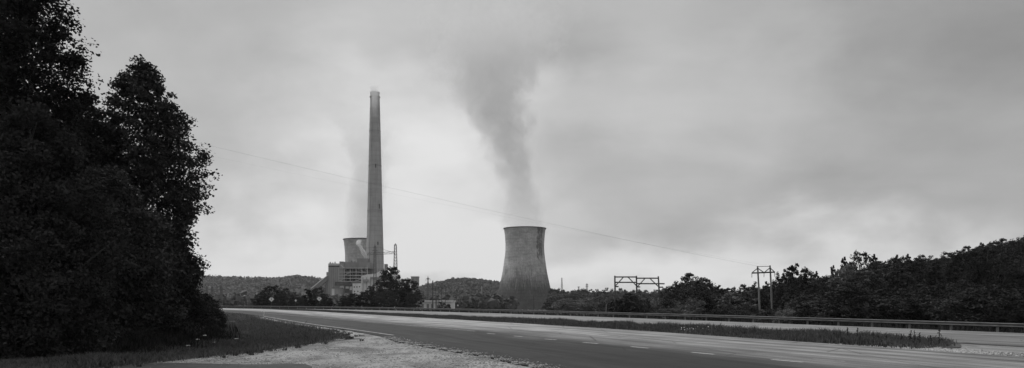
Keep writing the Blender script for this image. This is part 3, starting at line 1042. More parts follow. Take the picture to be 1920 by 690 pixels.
def stones(name, xy, z, s0, s1, label, mat='stone'):
    n = len(xy)
    s = rng.uniform(0, 1, n) ** 2.5 * (s1 - s0) + s0
    v = IV[None] * (1 + rng.normal(0, 0.18, (n, 12, 1))) * s[:, None, None] * np.array([1, 1, 0.6])
    v[..., 0] += xy[:, 0, None]
    v[..., 1] += xy[:, 1, None]
    v[..., 2] += z + s[:, None] * 0.25
    f = (IF[None] + (np.arange(n) * 12)[:, None, None]).reshape(-1, 3)
    me = bpy.data.meshes.new(name)
    me.from_pydata(v.reshape(-1, 3).tolist(), [], f.tolist())
    me.materials.append(M[mat])
    return tag(link(name, me), label, 'gravel', kind='stuff')


xy = scatter_view(15000, 180, 1010, 26.5, 60, power=1.5)
gp = [tuple(p) for p in Vc if 20 < p[1] < 62] + [tuple(p) for p in gr_[::-1] if 20 < p[1] < 62]
xy = xy[in_poly(xy, gp)]
stones('gravel_stones', xy, 0.02, 0.012, 0.045, 'loose pale stones on the gravel turnout')
# gravel kicked onto the asphalt edge, small weeds on the gravel
ne = Nc[(Nc[:, 1] > 25) & (Nc[:, 1] < 49)]
ki = rng.integers(0, len(ne), 2600)
xy = ne[ki] + np.stack([np.abs(rng.normal(0, 0.55, 2600)) - 0.15, rng.normal(0, 0.4, 2600)], 1)
stones('gravel_stones', xy, 0.06, 0.012, 0.04, 'loose stones kicked onto the asphalt edge')
vi = Vc[(Vc[:, 1] > 26) & (Vc[:, 1] < 60)]
ki = rng.integers(0, len(vi), 46)
cen = vi[ki] + np.stack([np.abs(rng.normal(0, 0.9, 46)), rng.normal(0, 0.5, 46)], 1)
xy = np.repeat(cen, 26, 0) + rng.normal(0, 0.09, (46 * 26, 2))
blades(xy, 0.02, 0.16, 0.03, 'grass', 'grass', 'sparse grass tufts creeping onto the gravel', 'grass', 1.0)
c0_ = Mc[k0]
tdir = (Mc[k0 - 4] - Mc[k0 + 4])
tdir /= np.linalg.norm(tdir)
ndir = np.array([-tdir[1], tdir[0]])
aa = rng.normal(0.3, 2.0, 2600)
bb = np.abs(rng.normal(0, 0.9, 2600))
xy = c0_ + tdir * aa[:, None] + ndir * (bb + 0.05)[:, None] * (1 if np.dot(ndir, M2c[k0] - c0_) > 0 else -1)
stones('gravel_stones', xy, 0.04, 0.02, 0.08, 'loose stones at the bare end of the median')

# bent white delineator by the road edge
p = at(494, HOR, 112.0)
MB().tube([(0, 0, 0), (0.02, 0, 0.18), (0.14, 0, 0.38), (0.10, 0, 0.56), (-0.10, 0, 0.66), (-0.26, 0, 0.68)], [0.06, 0.06, 0.055, 0.055, 0.05, 0.04], 6).build('delineator_post', 'white_plastic', None, False, (p.x, p.y, 0.1))
tag(bpy.data.objects['delineator_post'], 'bent white delineator post leaning at the grass edge of the road', 'post')

# ------------------------------------------------------------------ cooling towers
def cooling_tower(px, D, prof, label, mat, zb):
    p = at(px, HOR, D)
    o = thing('cooling_tower', label, 'cooling tower', (p.x, p.y, 0))
    zs = np.array([q[0] for q in prof]); rs = np.array([q[1] for q in prof])
    zz = np.linspace(zs.min(), zs.max(), 60)
    order = np.argsort(zs)
    rad = np.interp(zz, zs[order], rs[order])
    for _ in range(6):
        rad[1:-1] = 0.5 * rad[1:-1] + 0.25 * (rad[:-2] + rad[2:])
    pr = []
    for k, (r_, z_) in enumerate(zip(rad, zz)):
        pr.append((r_ + 0.10 * ((k % 2) * 2 - 1), z_))
    top = zz[-1]
    inner = [(r_ - 0.9, z_) for r_, z_ in zip(rad[::-4], zz[::-4])]
    MB().lathe(pr, 96).build('shell', mat, o, True)
    MB().lathe(inner, 96).build('inner_shell', 'wall_shadow', o, True)
    r1 = rad[-1]
    MB().lathe([(r1 - 1.0, top), (r1 + 1.1, top), (r1 + 1.1, top + 1.3), (r1 - 0.9, top + 1.3), (r1 - 1.0, top)], 96).build('rim', 'wall_shadow', o)
    n = 36
    for k in range(n):
        a0 = 2 * math.pi * k / n
        for sgn in (-1, 1):
            a1 = a0 + sgn * math.pi / n
            MB().tube([((rad[0] + 3) * math.cos(a0), (rad[0] + 3) * math.sin(a0), zb), ((rad[0] - 0.2) * math.cos(a1), (rad[0] - 0.2) * math.sin(a1), zz[0] + 0.3)], 0.6, 5).build('column', 'wall_mid', o)
    MB().lathe([(rad[0] + 6, zb - 2), (rad[0] + 6, zb + 1.0), (rad[0] + 5.4, zb + 1.0), (rad[0] + 5.4, zb - 2)], 64).build('basin_wall', 'wall_dark', o)
    return o


TA = [(125.6, 36.3), (118, 35.0), (97.5, 33.5), (85, 34.0), (74, 35.3), (50, 38.8), (24, 44.4), (-5.9, 53.0), (-14.5, 56.0)]
cooling_tower(984, 1300.0, TA, 'large stained concrete cooling tower standing alone right of the chimney', 'tower_a', -17.5)
TB = [(118.5, 37.5), (110, 36.2), (92, 34.5), (78, 34.4), (60, 36.0), (40, 39.5), (10, 46), (-8, 50)]
cooling_tower(681, 1450.0, TB, 'paler cooling tower half hidden behind the chimney and boiler house', 'tower_b', -17.0)

# ------------------------------------------------------------------ chimney
D = 1200.0
k_ = D / F
p = at(703, HOR, D)
ch = thing('chimney', 'very tall tapering concrete chimney rising from the power station', 'chimney', (p.x, p.y, 0))
cw = [(174, 16.6), (205, 19.0), (288, 23.0), (383, 27.6), (440, 30.2), (512, 33.8), (585, 37.5)]
prof = [(w_ / 2 * k_, EYE + (HOR - y_) * k_) for y_, w_ in cw]
zz = np.linspace(prof[-1][1], prof[0][1], 50)
rad = np.interp(zz, [q[1] for q in prof[::-1]], [q[0] for q in prof[::-1]])
MB().lathe(list(zip(rad, zz)), 48).build('shaft', 'chimney', ch, True)
zt = zz[-1]
MB().lathe([(rad[-1] - 1.2, zt - 8), (rad[-1] - 1.2, zt + 0.8), (rad[-1] + 0.4, zt + 0.8), (rad[-1] + 0.4, zt - 1.5), (rad[-1] - 0.1, zt - 1.6)], 48).build('cap', 'wall_mid', ch)
for zc_ in (zt - 7.5, zt - 62, zt - 118, zt - 190, zt - 250):
    r_ = float(np.interp(zc_, zz, rad))
    mb = MB().lathe([(r_ + 0.02, zc_), (r_ + (1.0 if zc_ > zt - 20 else 0.35), zc_), (r_ + (1.0 if zc_ > zt - 20 else 0.35), zc_ + (1.1 if zc_ > zt - 20 else 0.5)), (r_ + 0.02, zc_ + (1.1 if zc_ > zt - 20 else 0.5))], 48)
    mb.build('platform', 'wall_dark', ch)
for px, py, hh in ((706.5, 313, 6.0), (713.3, 388, 7.5), (711, 457, 5.0)):
    z_ = EYE + (HOR - py) * k_
    r_ = float(np.interp(z_, zz, rad))
    x_ = (px - 703) * k_
    y_ = -math.sqrt(max(0, r_ * r_ - x_ * x_))
    MB().box((x_, y_ + 0.1, z_), (1.5, 1.6, hh)).build('opening', 'wall_shadow', ch)
r0_, r1_ = float(np.interp(20, zz, rad)), rad[-1]
MB().tube([(-(r0_) * 0.45, -(r0_) * 0.9 - 0.3, 20), (-(r1_) * 0.45, -(r1_) * 0.9 - 0.3, zt - 8)], 0.35, 4).build('ladder', 'wall_dark', ch)


# ------------------------------------------------------------------ power station blocks
def px_box(mb, x0, x1, y0, y1, D_, depth, o):
    """box whose front face spans the given picture rectangle at depth D_, written in the frame of thing o"""
    a, b = at(x0, y0, D_), at(x1, y1, D_)
    mb.box(((a.x + b.x) / 2 - o.location.x, D_ + depth / 2 - o.location.y, (a.z + b.z) / 2 - o.location.z), (abs(b.x - a.x), depth, abs(a.z - b.z)))
    return mb


def pbuild(name, mat, o, *rects):
    mb = MB()
    for r_ in rects:
        px_box(mb, *r_, o)
    return mb.build(name, mat, o)


DB = 1130.0
p = at(650, HOR, DB)
bh = thing('boiler_house', 'tall dark boiler house with open steel floors left of the chimney', 'building', (p.x, p.y, -14))
pbuild('wall', 'wall_mid', bh, (615.5, 644, 494, 592, DB, 60))
pbuild('wall', 'wall_mid', bh, (612, 615.3, 510, 592, DB + 4, 50))
pbuild('wall', 'wall_dark', bh, (644.2, 689, 491.5, 502.0, DB + 1, 58))
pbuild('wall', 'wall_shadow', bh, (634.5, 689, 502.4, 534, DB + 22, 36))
pbuild('wall', 'wall_dark', bh, (644.2, 689, 534, 592, DB + 10, 48))
pbuild('parapet', 'wall_pale', bh, (615.3, 636, 496.2, 497.3, DB - 0.8, 0.7))
pbuild('recess_shade', 'wall_shadow', bh, (615.8, 636, 498.2, 500.6, DB - 0.5, 0.4))  # dark strip painting in the shade of the recess under the roof
pbuild('roof_house', 'wall_dark', bh, (636.5, 643.5, 490.2, 494, DB + 8, 14))
pbuild('roof_house', 'wall_dark', bh, (669.5, 689, 484.5, 491.4, DB + 30, 20))
for yb in (502.6, 510.2, 516.4, 521.8, 527.6):
    pbuild('floor_beam', 'steel_pale', bh, (634.6, 689.2, yb - 0.55, yb + 0.55, DB - 2.5, 1.4))
    pbuild('floor_slab', 'steel', bh, (634.6, 689.0, yb - 0.3, yb + 0.3, DB - 1.0, 22))
for xc in (635, 645.8, 656.5, 667.5, 678.5, 688.5):
    pbuild('frame_column', 'steel_pale', bh, (xc - 0.5, xc + 0.5, 502, 534, DB - 1.0, 1.0))
for (xa, ya, xb, yb) in ((638.5, 497, 646, 502.5), (635, 527.6, 645.8, 521.8), (645.8, 516.4, 656.5, 510.2), (667.5, 527.6, 678.5, 521.8)):
    a, b = at(xa, ya, DB - 3.2), at(xb, yb, DB - 3.2)
    MB().bar(a - bh.location, b - bh.location, 0.8).build('brace', 'steel_pale', bh)
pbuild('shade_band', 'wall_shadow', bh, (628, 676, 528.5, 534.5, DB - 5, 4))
for x0, x1, y0, y1 in ((637, 645, 536, 541), (648, 654, 537, 541), (655.5, 660, 537, 544)):
    pbuild('window', 'wall_pale', bh, (x0, x1, y0, y1, DB - 0.6, 0.5))
for xp in (618, 621.5, 625, 628.5, 632):
    pbuild('cladding_rib', 'wall_dark', bh, (xp, xp + 0.45, 501, 575, DB - 0.5, 0.45))
for xp, hh in ((618, 4.5), (622.5, 3), (627, 5.5), (651, 3.5), (658, 5), (664, 3)):
    pbuild('roof_vent', 'steel_pale' if xp % 2 else 'wall_dark', bh, (xp, xp + 1.6, 491.5 - hh * 0.55 + (2.2 if xp < 640 else 0), 494.0 if xp < 640 else 491.5, DB + 12, 3))
for k_s in range(5):
    ya, yb_ = 534 - k_s * 6.3, 534 - (k_s + 1) * 6.3
    a, b = at(683 if k_s % 2 else 688, ya, DB - 4), at(688 if k_s % 2 else 683, yb_, DB - 4)
    MB().bar(a - bh.location, b - bh.location, 0.9).build('stair_flight', 'steel', bh)
for xp in (649, 660.5, 671):
    pbuild('pipe', 'steel_pale', bh, (xp, xp + 0.7, 503, 533, DB + 12, 1.0))
for xp, yp in ((637, 506), (650, 513), (672, 506), (662, 519), (681, 524.5), (640, 519)):
    pbuild('tank', 'wall_mid', bh, (xp, xp + 4.2, yp - 2.2, yp + 1.8, DB + 8, 4))

p = at(630, HOR, 1105)
an = thing('annex', 'small pale shed at the foot of the boiler house, left side', 'building', (p.x, p.y, -14))
pbuild('wall', 'wall_pale', an, (622, 627, 541, 592, 1105, 18))
pbuild('wall', 'wall_mid', an, (627.1, 637, 540, 592, 1104, 20))
pbuild('roof', 'wall_dark', an, (621.5, 637.5, 538.8, 540.4, 1103, 22))
p = at(669, HOR, 1095)
of = thing('service_building', 'white flat-roofed service building with small dark windows below the open floors', 'building', (p.x, p.y, -14))
pbuild('wall', 'wall_pale', of, (661, 679, 531, 592, 1095, 24))
pbuild('roof', 'wall_mid', of, (660.7, 679.3, 530, 531.2, 1094.5, 25))
for x0, y0 in ((663.2, 537.0), (668.2, 537.0), (673.2, 536.4), (663.8, 545.2), (670, 545.2)):
    pbuild('window', 'glass_dark', of, (x0, x0 + 2.0, y0, y0 + 2.2, 1094.7, 0.35))
p = at(700, HOR, 1085)
pr_ = thing('precipitator', 'large pale precipitator block at the foot of the chimney', 'building', (p.x, p.y, -14))
mb = MB()
poly = [(677, 592), (677, 518), (688, 514.5), (704, 513), (712, 508.5), (724, 508.5), (724, 511), (742, 513), (742, 592)]
mb.prism([((x - 700) / F * 1085, EYE + (HOR - y) / F * 1085 + 14) for x, y in poly][::-1], 0, 45)
mb.build('hopper_block', 'wall_pale', pr_)
pbuild('duct', 'wall_mid', pr_, (681, 690, 524, 528, 1081, 3.5))
pbuild('duct', 'wall_mid', pr_, (694, 716, 519, 522, 1081, 3.5))
pbuild('stair_tower', 'wall_dark', pr_, (708.5, 718, 503.5, 511, 1090, 10))
pbuild('fan_house', 'wall_dark', pr_, (720.5, 725.5, 495.0, 508, 1092, 9))
pbuild('fan_house', 'wall_mid', pr_, (733, 741, 502, 513, 1096, 9))
for xx in range(680, 742, 7):
    pbuild('pilaster', 'wall_mid', pr_, (xx, xx + 0.8, 520, 575, 1083.6, 1.2))
p = at(777, HOR, 1150)
tb = thing('transfer_tower', 'narrow pale concrete block standing right of the trees by the chimney', 'building', (p.x, p.y, -14))
pbuild('wall', 'wall_mid', tb, (770.5, 784, 519, 592, 1150, 14))
pbuild('cap', 'wall_dark', tb, (770.0, 784.5, 518.2, 519.2, 1149, 16))
for y0 in (523, 529, 535):
    pbuild('window', 'glass_dark', tb, (773.5, 775, y0, y0 + 1.6, 1149.6, 0.5))
# inclined coal conveyor
a, b = at(584, 546, 1125), at(615, 521.5, 1130)
cv = thing('coal_conveyor', 'inclined dark conveyor gallery climbing to the left side of the boiler house', 'conveyor', (a.x, a.y, -14))
off_ = Vector((a.x, a.y, -14))
mb = MB()
dz_ = 3.4
n0 = 0
v8 = []
for q in (a - off_, b - off_):
    for yy in (-3, 3):
        for zz_ in (-dz_, dz_):
            v8.append((q.x, q.y + yy, q.z + zz_))
mb.v = v8
mb.f = [(0, 1, 3, 2), (4, 6, 7, 5), (0, 4, 5, 1), (2, 3, 7, 6), (1, 5, 7, 3), (0, 2, 6, 4)]
mb.build('gallery', 'wall_dark', cv)
q0, q1 = a - off_ + Vector((0, -3.4, 3.9)), b - off_ + Vector((0, -3.4, 3.9))
MB().bar(q0, q1, 1.0).build('roof_edge', 'steel_pale', cv)
for tt_ in (0.15, 0.5, 0.85):
    q = (a - off_).lerp(b - off_, tt_)
    MB().bar((q.x - 2, q.y, 0), (q.x, q.y, q.z - dz_), 0.8).bar((q.x + 2, q.y, 0), (q.x, q.y, q.z - dz_), 0.8).build('trestle', 'steel', cv)
# long low shed on the valley floor
p = at(815, HOR, 520)
ls = thing('long_shed', 'long low pale flat-roofed shed beyond the guardrail left of the tower', 'building', (p.x, p.y, -13))
pbuild('wall', 'wall_pale', ls, (786, 847, 565.5, 602, 520, 30))
pbuild('roof', 'wall_pale', ls, (785, 848, 563.8, 565.6, 518, 34))
for x0 in (790, 800, 808, 826, 838):
    pbuild('door', 'wall_dark', ls, (x0, x0 + 4.5, 570, 596, 519.6, 0.5))


# ------------------------------------------------------------------ lattice masts, poles
def lattice_mast(name, px, ytop, ybot, D_, wpx_b, wpx_t, label, arms=(), th=0.35, mat='steel', bays=9, cat='pylon', peak=True):
    p = at(px, HOR, D_)
    ztop, zbot = EYE + (HOR - ytop) / F * D_, EYE + (HOR - ybot) / F * D_
    o = thing(name, label, cat, (p.x, p.y, zbot))
    H = ztop - zbot
    wb, wt = wpx_b / F * D_ / 2, wpx_t / F * D_ / 2
    cor = ((-1, -1), (1, -1), (1, 1), (-1, 1))
    mb = MB()
    for cx, cy in cor:
        MB().bar((cx * wb, cy * wb, 0), (cx * wt, cy * wt, H * 0.95), th * 1.3).build('leg', mat, o)
    for i in range(bays):
        h0, h1 = H * 0.95 * i / bays, H * 0.95 * (i + 1) / bays
        w0, w1 = wb + (wt - wb) * i / bays, wb + (wt - wb) * (i + 1) / bays
        for j in range(4):
            a_, b_ = cor[j], cor[(j + 1) % 4]
            mb.bar((a_[0] * w0, a_[1] * w0, h0), (b_[0] * w1, b_[1] * w1, h1), th * 0.7)
            mb.bar((a_[0] * w1, a_[1] * w1, h1), (b_[0] * w1, b_[1] * w1, h1), th * 0.7)
    mb.build('bracing', mat, o)
    if peak:
        MB().tube([(0, 0, H * 0.93), (0, 0, H)], [wt, 0.08], 4).build('peak', mat, o)
    for (ya, half) in arms:
        za = EYE + (HOR - ya) / F * D_ - zbot
        hw = half / F * D_
        m2 = MB().bar((-hw, 0, za), (hw, 0, za), th).bar((-hw, 0, za), (0, 0, za + hw * 0.3), th * 0.8).bar((hw, 0, za), (0, 0, za + hw * 0.3), th * 0.8)
        for sx in (-1, 1):
            m2.tube([(sx * hw, 0, za), (sx * hw, 0, za - 1.8)], 0.12, 5)
        m2.build('crossarm', mat, o)
    return o


m1 = lattice_mast('lattice_mast', 741.5, 456, 512, 1010, 6.5, 3.8, 'tall lattice mast rising behind the dark trees right of the chimney', (), 0.45, 'steel', 9, 'mast')
m2_ = lattice_mast('lattice_mast', 703, 457, 560, 1010, 5.5, 3.5, 'lattice mast standing against the lower chimney shaft', ((470, 5),), 0.4, 'steel', 12, 'mast')
p0, p1 = at(688, 478, 1009), at(741, 475.5, 1009)
gb = thing('lattice_beam', 'horizontal lattice beam spanning from the chimney to the tall mast', 'beam', p0)
v_ = p1 - p0
mb = MB()
for dz0 in (0, 2.6):
    mb.bar((0, 0, dz0), (v_.x, 0, v_.z + dz0), 0.5)
mb.build('chord', 'steel', gb)
mb = MB()
for i in range(12):
    q0, q1 = v_ * (i / 12), v_ * ((i + 1) / 12)
    mb.bar((q0.x, 0, q0.z + (2.6 if i % 2 else 0)), (q1.x, 0, q1.z + (0 if i % 2 else 2.6)), 0.3)
mb.build('web', 'steel', gb)
MB().bar((at(716, 467, 1009) - p0), (at(740, 474, 1009) - p0), 0.35).build('stay', 'steel', gb)

PY = [(802.5, 517, 588, 640, 5.5, 1.6, ((523, 4), (532, 5.5), (541, 4.5)), 'lattice pylon with three crossarms left of the wooded hill', 0.26, 10),
      (1053.5, 520, 545, 1500, 3.2, 1.0, (), 'tall thin lattice pylon on the ridge just right of the cooling tower', 0.5, 7),
      (1085, 537, 552, 1500, 3.0, 1.2, ((538, 2.5),), 'small far pylon on the skyline between the cooling tower and pole frame', 0.45, 4),
      (1100.5, 531, 552, 1400, 3.2, 1.3, ((534, 2.6), (537, 2.6)), 'far pylon with two crossarms nearest the pole frame', 0.45, 5),
      (564.5, 517, 532, 1700, 2.2, 1.0, (), 'small mast on the left ridge above the dark bushes', 0.55, 4),
      (585, 516, 535, 1700, 3.4, 1.4, ((519, 2.8),), 'pylon on the left ridge with one crossarm', 0.6, 5),
      (590.5, 517.5, 535, 1700, 2.2, 1.0, (), 'thin mast beside the ridge pylon left of the boiler house', 0.55, 4),
      (398, 535, 585, 560, 4.0, 2.5, ((543, 8),), 'dark lattice pylon in the valley behind the edge of the left trees', 0.3, 8),
      (415, 534, 585, 560, 4.0, 2.5, ((543, 7),), 'dark lattice pylon in the valley, right of its twin', 0.3, 8),
      (388, 536, 585, 570, 3.5, 2.0, (), 'dark lattice pylon half hidden by the left tree edge', 0.3, 8),
      (903, 537, 560, 1500, 3.0, 1.2, ((540, 2.5),), 'faint pale pylon on the slope of the wooded hill', 0.45, 5)]
for px, y0, y1, D_, wb, wt, arms, lab, th, bays in PY:
    lattice_mast('lattice_pylon', px, y0, y1, D_, wb, wt, lab, arms, th, 'steel_pale' if px == 903 else 'steel', bays)


def pole(name, px, ytop, ybot, D_, rad_, label, arms=(), mat='pole_wood', lean=0.0, cat='pole', group=None):
    p = at(px, HOR, D_)
    zt_, zb_ = EYE + (HOR - ytop) / F * D_, EYE + (HOR - ybot) / F * D_
    o = thing(name, label, cat, (p.x, p.y, zb_), group)
    H = zt_ - zb_
    MB().tube([(lean, 0, 0), (lean * .5, 0, H * .5), (0, 0, H)], [rad_ * 1.2, rad_ * 1.05, rad_ * 0.85], 8).build('shaft', mat, o)
    for ya, l_, r_ in arms:
        za = EYE + (HOR - ya) / F * D_ - zb_
        MB().box(((r_ - l_) / 2 / F * D_, -rad_ - 0.07, za), ((l_ + r_) / F * D_, 0.12, 0.16)).build('crossarm', mat, o)
        for q in (-l_ * 0.9, r_ * 0.9):
            MB().tube([(q / F * D_, -rad_ - 0.07, za + 0.08), (q / F * D_, -rad_ - 0.07, za + 0.30)], [0.06, 0.04], 6).build('insulator', 'galv_post', o)
    return o


pole('utility_pole', 811.5, 526, 588, 330, 0.26, 'tallest dark wooden utility pole left of the low shed', ((541, 3.5, 2), (549.5, 1.5, 4), (557.5, 3.5, 2)))
pole('utility_pole', 819, 553.5, 588, 320, 0.20, 'short dark utility pole with a crossarm in front of the low shed', ((554.5, 2.5, 5), (560, 2.5, 4)))
pole('utility_pole', 863.5, 560, 588, 300, 0.20, 'left one of two short dark poles in front of the wooded hill', ((561, 2.5, 4),))
pole('utility_pole', 869.5, 557, 588, 300, 0.24, 'right and thicker one of two short dark poles before the wooded hill', ())
pole('utility_pole', 1001, 553, 590, 300, 0.16, 'thin dark pole in front of the cooling tower base', ())
pole('utility_pole', 635.5, 534, 588, 420, 0.20, 'pale pole standing in front of the boiler house shed', ((541, 1.5, 9),), 'pole_pale')
pole('utility_pole', 464.5, 556, 586, 300, 0.16, 'pale pole in the valley left of the dark bushes', ((558, 4, 1.5),), 'pole_pale')
pole('utility_pole', 456.5, 565, 586, 300, 0.16, 'short dark pole beside the pale pole in the valley', ())

# steel/wood rack right of the utility poles, with flat top beam
p = at(816.5, HOR, 420)
rk = thing('line_rack', 'dark flat-topped line rack frame behind the utility poles', 'frame', (p.x, p.y, -14))
for px in (816.5, 822, 828, 835):
    q = at(px, 538, 420)
    MB().tube([(q.x - p.x, 0, 0), (q.x - p.x, 0, q.z + 14)], 0.16, 6).build('post', 'pole_wood', rk)
for yy in (538, 540.5):
    a, b = at(814, yy, 420), at(838, yy - 1, 420)
    MB().bar(a - rk.location, b - rk.location, 0.3).build('beam', 'pole_wood', rk)
a, b = at(829, 539, 419.6), at(824, 549, 419.6)
MB().bar(a - rk.location, b - rk.location, 0.25).build('brace', 'pole_wood', rk)

# three-pole frame
D_ = 165.0
p = at(1194, HOR, D_)
zb = tz(p.x, p.y)
fr_ = thing('pole_frame', 'dark wooden three-pole frame with double crossbeams and diagonal braces', 'pole frame', (p.x, p.y, zb))


def loc_at(o, px, py, D__):
    return at(px, py, D__) - o.location


for px, yt, xb, ll in ((1152.8, 517, 1154, 0), (1193.2, 517.2, 1195, 0), (1234.3, 518, 1238.5, 0)):
    a = loc_at(fr_, px, yt, D_)
    b = loc_at(fr_, xb, 592, D_)
    MB().tube([(b.x, 0, -0.5), tuple((a + b) / 2), tuple(a)], [0.20, 0.18, 0.16], 8).build('pole', 'pole_wood', fr_)
for (x0, y0, x1, y1) in ((1153, 519.3, 1193.2, 519.3), (1153, 529.4, 1193.5, 529.4), (1193.2, 521.6, 1234.3, 521.6), (1193.2, 531.8, 1246, 532)):
    MB().bar(loc_at(fr_, x0, y0, D_ - 0.2), loc_at(fr_, x1, y1, D_ - 0.2), 0.24).build('crossbeam', 'pole_wood', fr_)
for (x0, y0, x1, y1) in ((1168.5, 520, 1154.5, 535.5), (1178, 520, 1193, 535.5), (1209.5, 522, 1195.5, 537), (1218.5, 522, 1234, 537)):
    MB().bar(loc_at(fr_, x0, y0, D_ - 0.35), loc_at(fr_, x1, y1, D_ - 0.35), 0.18).build('brace', 'pole_wood', fr_)
for x0, y0, s_ in ((1156.5, 537.3, 1), (1197, 538, 1), (1240, 538.5, 1), (1150, 554.3, -1), (1233, 555.3, -1)):
    q = loc_at(fr_, x0, y0, D_ - 0.3)
    MB().box(tuple(q), (0.75, 0.3, 0.28)).build('bracket', 'pole_wood', fr_)

# H-frame power pole
D_ = 165.0
p = at(1432, HOR, D_)
zb = tz(p.x, p.y)
hf = thing('power_pole', 'two-legged wooden power pole with crossarm and hanging insulators at the right', 'power pole', (p.x, p.y, zb))
for px, yt, xb in ((1420.5, 499, 1425.5), (1443.8, 497.6, 1448.5)):
    a, b = loc_at(hf, px, yt, D_), loc_at(hf, xb, 590, D_)
    MB().tube([(b.x, 0, -0.5), tuple((a + b) / 2), tuple(a)], [0.24, 0.21, 0.17], 8).build('pole', 'pole_pale', hf)
for (x0, y0, x1, y1, th) in ((1420.5, 499.6, 1443.8, 499.4, 0.10),):
    MB().bar(loc_at(hf, x0, y0, D_), loc_at(hf, x1, y1, D_), th).build('top_tie', 'pole_wood', hf)
MB().bar(loc_at(hf, 1409.5, 512, D_ - 0.25), loc_at(hf, 1453, 510.2, D_ - 0.25), 0.26).build('crossarm', 'pole_wood', hf)
for (x0, y0, x1, y1) in ((1420.5, 503, 1409.8, 511.5), (1420.8, 503, 1432.5, 511), (1443.8, 502, 1433, 511), (1444, 502.3, 1452.5, 510)):
    MB().bar(loc_at(hf, x0, y0, D_ - 0.3), loc_at(hf, x1, y1, D_ - 0.3), 0.16).build('brace', 'pole_wood', hf)
for x0, y0 in ((1409.7, 512), (1432.5, 511.3), (1452.5, 510.3)):
    q = loc_at(hf, x0, y0, D_ - 0.25)
    mb = MB()
    for j in range(6):
        mb.tube([(q.x, q.y, q.z - 0.15 * j - 0.1), (q.x, q.y, q.z - 0.15 * j - 0.16), (q.x, q.y, q.z - 0.15 * j - 0.22)], [0.05, 0.11, 0.05], 6)
    mb.build('insulator_string', 'galv_post', hf)


def wire(name, pts, rad_, label):
    P_ = [at(*q) for q in pts]
    c = catmull([tuple(q) for q in P_], 4.0)
    mb = MB().tube([tuple(q) for q in c], rad_, 4)
    return tag(mb.build(name, 'wire', None), label, 'wire')


def span(x0, y0, D0, x1, y1, D1, sag, n=24):
    a, b = at(x0, y0, D0), at(x1, y1, D1)
    out = []
    for i in range(n + 1):
        t_ = i / n
        q = a.lerp(b, t_)
        q.z -= sag * 4 * t_ * (1 - t_)
        out.append(tuple(q))
    return out


def span_wire(args, rad_, label):
    sp_ = span(*args)
    mb = MB().tube(sp_, [rad_ * q[1] / 100.0 for q in sp_], 4)
    return tag(mb.build('overhead_wire', 'wire', None), label, 'wire')


span_wire((1420.5, 499, 165, 150, 215, 75, 0.62), 0.0075, 'upper overhead wire sloping from the two-legged pole to the left trees')
span_wire((1443.8, 498, 165, 150, 240, 79, 0.62), 0.003, 'fainter lower overhead wire running just below the main one')

# ------------------------------------------------------------------ signs
def diamond(px, py, D_, half, label, rz=0.0, mark=True, zb=0.0):
    p = at(px, HOR, D_)
    zc_ = EYE + (HOR - py) / F * D_
    o = thing('warning_sign', label, 'sign', (p.x, p.y, zb), 'diamond warning signs behind the guardrail', rz)
    pl = [(0, -half), (half, 0), (0, half), (-half, 0)]
    MB().prism([(x, z + zc_ - zb) for x, z in pl], -0.02, 0.0).build('panel', 'sign_white', o)
    MB().box((0, 0.05, (zc_ - zb) / 2 - 0.1), (0.09, 0.07, zc_ - zb + 0.6)).build('post', 'pole_wood', o)
    if mark:
        h = half
        MB().prism([(-0.30 * h, 0.62 * h + zc_ - zb), (0.30 * h, 0.62 * h + zc_ - zb), (0, 0.97 * h + zc_ - zb)], -0.026, -0.022).build('top_corner', 'sign_black', o)
        MB().box((0, -0.024, zc_ - zb - 0.02 * h), (0.14 * h, 0.004, 0.72 * h)).box((0.13 * h, -0.0245, zc_ - zb + 0.06 * h), (0.12 * h, 0.004, 0.12 * h)).box((-0.13 * h, -0.0245, zc_ - zb - 0.06 * h), (0.12 * h, 0.004, 0.12 * h)).build('symbol', 'sign_black', o)
    return o


diamond(509, 561.0, 222, 0.80, 'left pale diamond warning sign in front of the dark bushes', 0.05, True, -0.6)
diamond(598.5, 560.0, 203, 0.68, 'right pale diamond warning sign in front of the dark bushes', 0.05, True, -0.6)
diamond(554.5, 563.5, 215, 0.40, 'small tilted pale sign between the two diamond signs', 1.0, False, -0.8)
p = at(858.5, HOR, 200)
rs_ = thing('marker_sign', 'tiny round white marker on a post left of the two short poles', 'sign', (p.x, p.y, -1.0))
zc_ = EYE + (HOR - 572.5) / F * 200 + 1.0
mb = MB()
mb.lathe([(0.001, 0.012), (0.22, 0.012), (0.22, -0.012), (0.001, -0.012)], 20)
mb.v = [(x, z, y + zc_) for x, y, z in mb.v]
mb.build('disc', 'sign_white', rs_)
MB().box((0, 0.04, zc_ / 2), (0.06, 0.05, zc_)).build('post', 'pole_wood', rs_)
p = at(459, HOR, 298)
lb = thing('floodlight', 'small pale box lamp on the valley pole left of the bushes', 'lamp', (p.x, p.y - 0.4, EYE + (HOR - 554) / F * 298))
MB().box((0, 0, 0), (0.55, 0.4, 0.35)).box((0.5, 0.15, -0.1), (0.6, 0.08, 0.08)).build('housing', 'white_plastic', lb)

